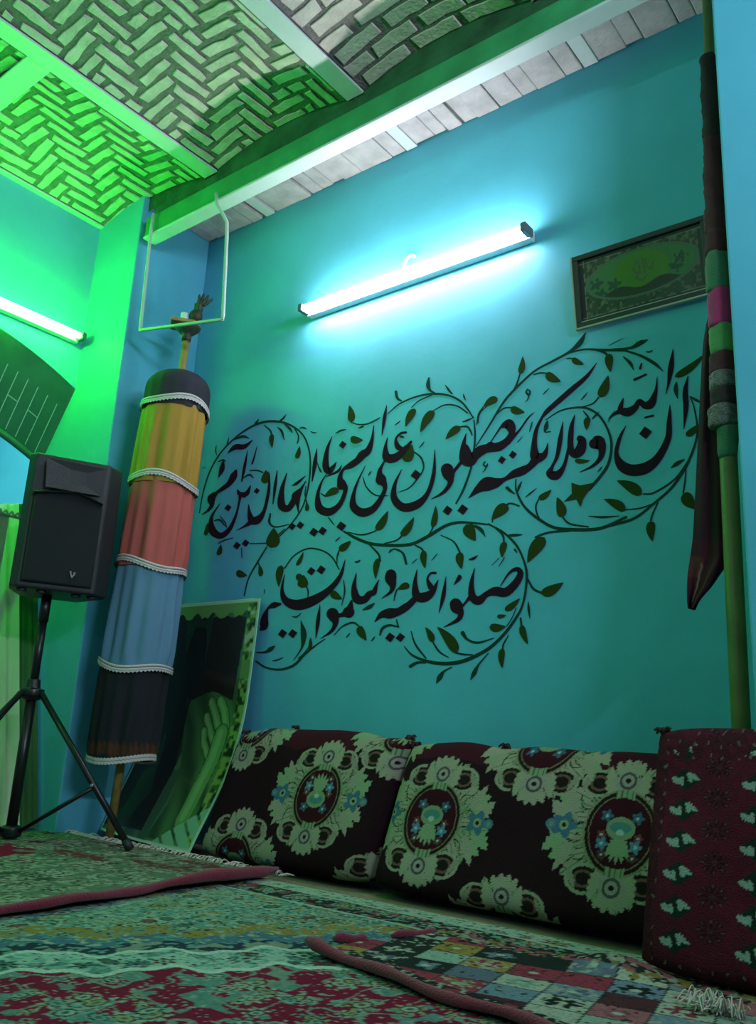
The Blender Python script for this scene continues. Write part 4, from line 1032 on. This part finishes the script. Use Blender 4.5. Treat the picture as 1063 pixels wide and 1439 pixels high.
T_LO = {5: [
 [(636,352,3),(605,450,24),(540,530,38),(450,588,56),(360,613,60),(295,590,44),(272,530,20),(286,438,3)], [(262,608,14),(225,615,34),(190,636,14),(172,690,40),(168,735,46),(150,755,14)],
 [(490,612,3),(478,710,22),(466,805,3)], [(700,428,3),(686,510,28),(702,578,50),(745,582,42),(775,550,36),(800,540,32),(815,500,16),(830,468,3)], [(672,590,12),(664,625,36),(655,655,66)], [(655,655,60),(610,672,22),(575,672,50)],
 [(562,665,70),(570,685,60),(578,720,32),(555,765,18),(494,806,3)], [(898,440,62),(897,465,66),(908,505,36),(895,540,18),(843,577,3)],
 [(803,712,3),(845,670,36),(890,662,60),(940,652,44),(985,625,44),(1030,592,26),(1048,575,12)]],
 6: [
 [(190,408,3),(178,490,26),(188,560,50),(235,568,56),(280,535,34),(312,468,3)], [(296,430,14),(268,432,12),(250,465,14),(268,510,34)],
 [(165,580,20),(130,622,36),(80,645,30)], [(356,450,3),(341,560,24),(316,660,3)], [(412,610,70),(420,630,72),(440,665,36),(422,700,24),(342,742,3)], [(435,630,30),(460,610,14),(492,570,22)],
 [(521,400,3),(503,490,26),(508,565,44),(545,588,50),(590,552,34),(640,535,52),(700,540,52),(756,490,44),(784,435,36),(764,408,26),(720,430,14),(668,505,5)], [(492,352,10),(515,346,16),(540,328,3)], [(430,440,8),(432,458,26),(400,500,3)]]}
DOTS_LO = {5: [(440,420,50),(497,412,54),(275,778,54),(333,778,54),(893,800,58),(952,800,54)]}
for wi in T_UP:
    for s_ in T_UP[wi]: brush(up_, wi, s_)
for wi in DOTS_UP:
    for d in DOTS_UP[wi]: dot(up_, wi, *d, dY=-.0026)
for wi in T_LO:
    for s_ in T_LO[wi]: brush(lo_, wi, s_)
for wi in DOTS_LO:
    for d in DOTS_LO[wi]: dot(lo_, wi, *d, dY=-.0026)
# small vowel marks
MARKS = {2: [[(510,482,3),(528,468,8),(546,455,3)],[(650,612,3),(668,592,8),(680,575,3)],[(358,772,3),(368,755,8),(378,744,3)],[(545,545,14),(560,548,10)]],
 3: [[(500,352,6),(490,372,12),(505,388,12),(512,370,10),(503,358,8)],[(508,385,8),(498,415,6),(482,430,2)],[(525,542,4),(518,570,9),(508,602,3)],[(468,628,3),(440,660,6)],[(612,540,10),(605,570,26),(598,600,8),(632,598,5)],
  [(585,388,3),(602,370,8),(622,350,3)],[(808,416,3),(825,396,7),(842,374,3)],[(256,770,8),(244,788,9),(262,800,10),(268,782,8)],[(262,800,8),(250,822,6),(238,832,3)],[(485,977,4),(515,952,10),(550,924,3)],[(870,530,3),(890,508,8),(912,484,3)]],
 5: [[(640,802,4),(652,788,8),(664,774,3)],[(785,822,4),(796,808,9),(806,794,3)],[(690,366,8),(706,366,12),(722,356,8)],[(215,935,4),(245,930,9),(280,915,3)],[(578,250,4),(592,236,8),(606,224,3)]],
 6: [[(158,378,3),(175,362,6),(192,348,3)],[(273,358,3),(290,338,6),(308,318,3)]], 4: [[(55,500,3),(75,478,8),(95,455,3)],[(430,222,6),(450,222,10),(470,214,4)]], 1: [[(720,702,3),(732,728,8),(746,752,3)],[(680,515,3),(700,524,8),(718,522,3)]]}
for wi in MARKS:
    for s_ in MARKS[wi]: brush(vi, wi, s_, -.0018)
V_ = {1: [
 [(42,985,6),(68,850,8),(110,730,9),(180,620,9),(290,520,10),(400,465,13),(500,460,13),(580,488,11),(640,540,9),(672,620,9),(680,720,9),(665,850,9),(630,960,8),(560,1060,8),(490,1130,8)],
 [(350,490,3),(370,465,14),(385,445,3)],[(500,460,8),(525,440,12),(542,418,3)],[(415,480,6),(450,512,10),(460,545,8)],[(490,490,4),(515,515,14),(530,565,4)],[(530,472,5),(560,498,14),(578,524,4)],
 [(590,500,6),(612,545,8),(605,585,8)],[(225,570,3),(290,545,15),(328,556,5)],[(195,608,3),(205,580,9),(212,550,3)],[(142,655,3),(136,625,8),(140,595,3)],[(60,730,3),(75,720,4)],
 [(150,690,6),(180,680,10),(195,690,4)],[(290,785,4),(330,765,12),(354,785,5)],[(330,742,6),(372,740,9),(410,752,8)],[(655,830,6),(650,880,8),(660,930,8)],[(450,990,10),(445,1040,14),(480,1065,9),(560,1050,6)],
 [(330,1160,6),(380,1160,7),(425,1158,6)],[(535,1075,6),(490,1115,8)],[(150,1160,5),(190,1140,8),(235,1128,4)],[(620,640,4),(610,670,8)],[(660,505,3),(640,495,12),(615,498,3)],[(125,1030,4),(160,1025,12),(195,1065,3)],[(160,1000,3),(190,1040,8),(200,1070,3)],[(75,1080,4),(85,1050,4)],[(285,1185,6),(286,1220,4)]],
 2: [
 [(258,462,5),(300,476,8),(350,474,9),(400,452,9),(428,436,6)],[(470,415,5),(540,357,8),(640,315,10),(740,300,13),(830,312,11),(900,352,10),(948,412,8)],[(518,288,16),(526,325,14),(552,342,8)],[(708,205,8),(703,250,24),(715,280,14),(742,297,10)],
 [(800,248,3),(820,275,12),(838,302,3)],[(905,300,3),(910,318,9),(918,338,3)],[(606,380,5),(650,340,7),(725,306,7)],[(735,395,6),(800,364,8),(870,370,9),(932,412,8)],
 [(885,490,8),(925,488,11),(945,510,10),(957,540,6)],[(620,632,8),(664,670,11),(676,730,9),(640,790,8),(590,843,7),(528,866,3)],[(328,780,5),(350,838,8),(400,882,9),(475,886,4)],[(85,870,5),(105,884,10),(130,880,8)],
 [(218,1090,10),(290,1130,17),(370,1160,18),(470,1170,18),(600,1165,18),(700,1120,20),(800,1060,18),(870,1040,16),(940,1040,13),(1060,1052,9)],[(240,1095,6),(320,1110,9),(390,1092,8),(418,1070,7)],[(450,1160,6),(520,1142,9),(560,1108,9)],[(700,1120,9),(725,1080,9),(732,1050,8)],
 [(975,1055,8),(1010,1080,14),(1032,1122,4)],[(128,1008,4),(145,1030,8),(165,1055,4)],[(186,1228,6),(190,1205,8),(205,1190,8)],[(945,412,8),(965,440,8)],[(900,462,5),(930,452,12),(960,438,4)],[(990,470,6),(995,430,6),(1010,400,6),(1040,372,6)],[(65,690,3),(78,735,8),(90,752,3)],[(170,528,4),(200,512,12),(232,505,4)],
 [(300,498,4),(318,492,10),(335,484,4)]],
 3: [
 [(190,530,7),(196,620,10),(190,700,11),(175,800,11),(130,930,13),(85,1015,9)],[(200,685,6),(280,560,10),(360,430,13),(440,340,13),(540,250,12),(650,190,13),(740,140,16),(800,88,30),(832,30,6)],
 [(720,152,6),(820,127,11),(940,130,15),(1063,130,17)],[(455,265,8),(432,335,11),(398,392,6)],[(530,272,6),(570,262,9),(610,264,8)],[(718,180,5),(745,178,9),(765,185,8)],[(245,455,8),(216,500,9),(205,560,5)],[(300,520,6),(358,467,9),(410,460,9)],
 [(600,532,5),(680,482,8),(760,462,11),(840,465,13),(910,508,13),(960,590,13),(980,680,15),(962,785,17),(905,870,18),(850,930,20)],[(908,400,9),(872,438,9),(800,460,5)],[(895,132,8),(940,145,14),(968,175,14)],[(818,480,6),(845,515,12),(850,540,10)],
 [(566,980,8),(546,1025,10),(552,1070,10),(566,1098,6)],[(380,922,18),(400,940,16),(425,958,6)],[(465,885,4),(450,915,16),(440,948,6)],[(692,1080,9),(740,1128,11),(850,1146,8)],
 [(430,870,6),(434,940,11),(480,1030,14),(560,1100,17),(650,1150,18),(760,1162,20),(880,1160,18),(960,1140,18),(1063,1090,15)],[(1,385,6),(60,395,9),(120,430,10),(168,492,6)],[(25,332,3),(45,360,10),(70,385,3)],[(960,530,3),(980,505,8),(1002,478,3)],[(900,830,3),(915,815,8),(925,800,3)]],
 4: [
 [(300,212,10),(400,245,15),(480,290,19),(530,335,4)],[(230,208,8),(340,200,15),(395,172,28),(442,152,5)],[(215,186,2),(255,166,4),(298,144,2)],[(298,248,5),(340,288,20),(360,328,4)],
 [(212,1222,18),(360,1180,15),(480,1090,14),(580,1000,15),(660,880,16),(710,760,13),(726,660,11),(706,540,9),(683,478,6)],[(685,480,8),(720,500,16),(755,518,5)],[(412,1040,8),(480,1030,11),(600,950,11),(685,830,10)],[(305,1130,6),(400,1120,9),(482,1090,6)],
 [(100,1166,4),(180,1172,13),(278,1165,3)],[(660,880,6),(655,960,9),(645,1030,10)],[(572,890,4),(608,865,24),(652,840,7)],[(500,1085,8),(470,1150,10),(458,1190,10)],[(150,568,6),(120,608,5)],[(605,395,8),(602,440,26),(612,492,4)]],
 5: [
 [(185,280,8),(130,370,10),(78,465,8),(55,562,8)],[(285,405,8),(340,332,8),(420,290,9),(500,300,9),(560,340,9),(602,412,6)],[(410,500,6),(422,535,9),(420,572,5)],[(605,290,6),(590,330,8),(588,380,4)],[(626,470,4),(632,540,9),(614,618,3)],
 [(770,262,8),(825,320,12),(836,360,12)],[(885,315,4),(895,300,7),(915,290,5)],[(920,290,6),(965,315,11),(985,382,8)],[(935,520,8),(922,555,9),(915,592,3)],[(570,787,5),(620,737,9),(680,715,11),(722,742,8)],
 [(120,935,9),(180,973,11),(260,985,13),(340,960,15),(400,900,13),(460,850,9),(520,808,5)],[(380,703,3),(396,780,34),(385,860,12),(338,932,3)],[(122,886,6),(175,885,14),(208,866,26),(232,848,4)],[(365,922,6),(400,890,8),(430,850,6)],
 [(833,790,8),(850,748,17),(890,730,13),(942,740,8)],[(930,695,5),(935,720,8),(945,745,5)],[(735,642,5),(775,625,24),(806,602,4)],[(40,300,5),(42,345,4)],[(330,680,3),(355,682,9),(382,660,3)],[(130,360,5),(140,385,8)],[(170,550,3),(172,525,5)]],
 6: [
 [(600,148,10),(690,200,12),(760,270,13),(800,350,11),(820,430,15),(815,520,13),(800,600,13),(770,670,15),(700,770,17),(620,850,19),(540,900,21),(440,940,22),(340,950,21),(240,935,17),(160,900,11),(115,850,4)],
 [(622,140,8),(625,115,8)],[(690,42,9),(730,30,10),(775,45,10)],[(870,225,10),(905,210,13),(960,195,12),(1063,186,14)],[(818,450,10),(858,520,13),(910,545,13)],[(500,150,6),(545,175,16),(582,218,4)],[(640,172,8),(682,212,11),(690,255,10)],[(660,392,4),(692,340,6)],[(618,386,3),(662,344,5)],
 [(718,215,14),(760,212,16),(796,210,4)],[(325,212,5),(400,250,9),(440,320,11)],[(178,270,8),(215,290,11),(230,315,10)],[(30,312,5),(60,292,9),(110,318,12),(132,382,6)],[(760,630,5),(735,690,6),(705,735,6)],[(452,775,24),(480,812,14),(540,830,13),(632,804,5)],[(785,690,11),(790,735,11)],
 [(715,788,6),(686,840,10),(682,870,9)],[(600,890,7),(545,955,11),(518,1005,26),(497,1046,4)],[(392,970,6),(345,995,13),(320,1030,30),(300,1066,4)],[(410,888,10),(460,898,11),(510,900,8)],[(275,818,8),(318,882,11),(372,916,5)],[(155,763,5),(180,840,11),(242,922,9)],[(152,966,20),(190,945,15),(242,945,8)],[(828,592,3),(832,640,15),(838,692,3)],[(745,290,4),(755,300,12),(765,315,3)]]}
for wi in V_:
    for s_ in V_[wi]: brush(vi, wi, s_, -.0012)
L_ = {1: [(460,530,461,612,28),(600,672,618,600,28),(660,975,658,920,24),(415,815,425,738,48),(455,1185,470,1070,78),(75,1115,90,1040,26),(150,1228,166,1165,30),(410,790,440,745,30)],
 2: [(262,462,250,365,42),(255,558,330,566,42),(628,385,572,490,42),(735,395,658,522,50),(888,488,803,562,44),(570,690,610,590,62),(600,600,552,640,40),(190,848,105,892,42),(405,1085,472,972,46),(548,1118,622,1008,44),(728,1068,746,942,36),(925,1050,975,1142,70),(190,1200,260,1148,38)],
 3: [(455,268,470,165,36),(602,266,690,312,50),(752,180,822,212,36),(325,405,243,457,44),(400,465,482,488,44),(912,402,962,275,56),(968,150,975,258,48),(845,515,838,592,38),(768,765,858,765,28),(562,988,636,932,38),(698,1092,668,975,58)],
 4: [(595,368,772,232,42),(405,1040,262,962,64),(312,1132,188,1068,54),(660,705,742,632,40),(645,1035,722,1128,72)],
 5: [(8,425,72,445,40),(150,450,140,380,28),(355,388,395,308,24),(268,385,254,512,42),(385,515,395,440,60),(355,440,410,480,40),(600,297,664,244,38),(552,538,618,580,44),(825,345,810,465,36),(1005,498,936,524,40),(712,735,758,818,46),(430,872,434,798,22)],
 6: [(712,38,618,125,64),(922,225,824,372,74),(905,552,1032,484,60),(470,152,527,246,64),(695,250,678,342,40),(435,310,446,408,46),(228,300,236,404,38),(695,645,782,574,38),(650,680,702,672,24),(606,742,702,738,48),(790,728,827,840,38),(680,862,680,978,38),(422,888,306,738,62),(282,828,238,740,38)]}
for wi in L_:
    for s_ in L_[wi]: LV.append(MB()); leaf(LV[-1], wi, *s_)
LV.append(MB()); poly(LV[-1], 3, [(750,892),(800,908),(882,892),(842,950),(818,985),(802,1032),(778,988),(705,1002),(752,955)], -.0016)
ox = WIN[4]
lf8 = lambda x, y: (x-803)*K
LV.append(MB()); leaf(LV[-1], 4, (915.5-803)*K, (732-440)*K, (917-803)*K, (761-440)*K, 52)
wc = thing('wall_calligraphy', tuple(on_y(640, 720, 0)), 'dark painted Arabic calligraphy in two lines with curling leafy vines across the blue wall', 'wall painting')
o = up_.build('lettering', M['letter'], wc); o = lo_.build('lettering', M['letter'], wc)
vi.build('vine', M['vine'], wc); 
for q in LV: q.build('vine_leaf', M['leaf'], wc)
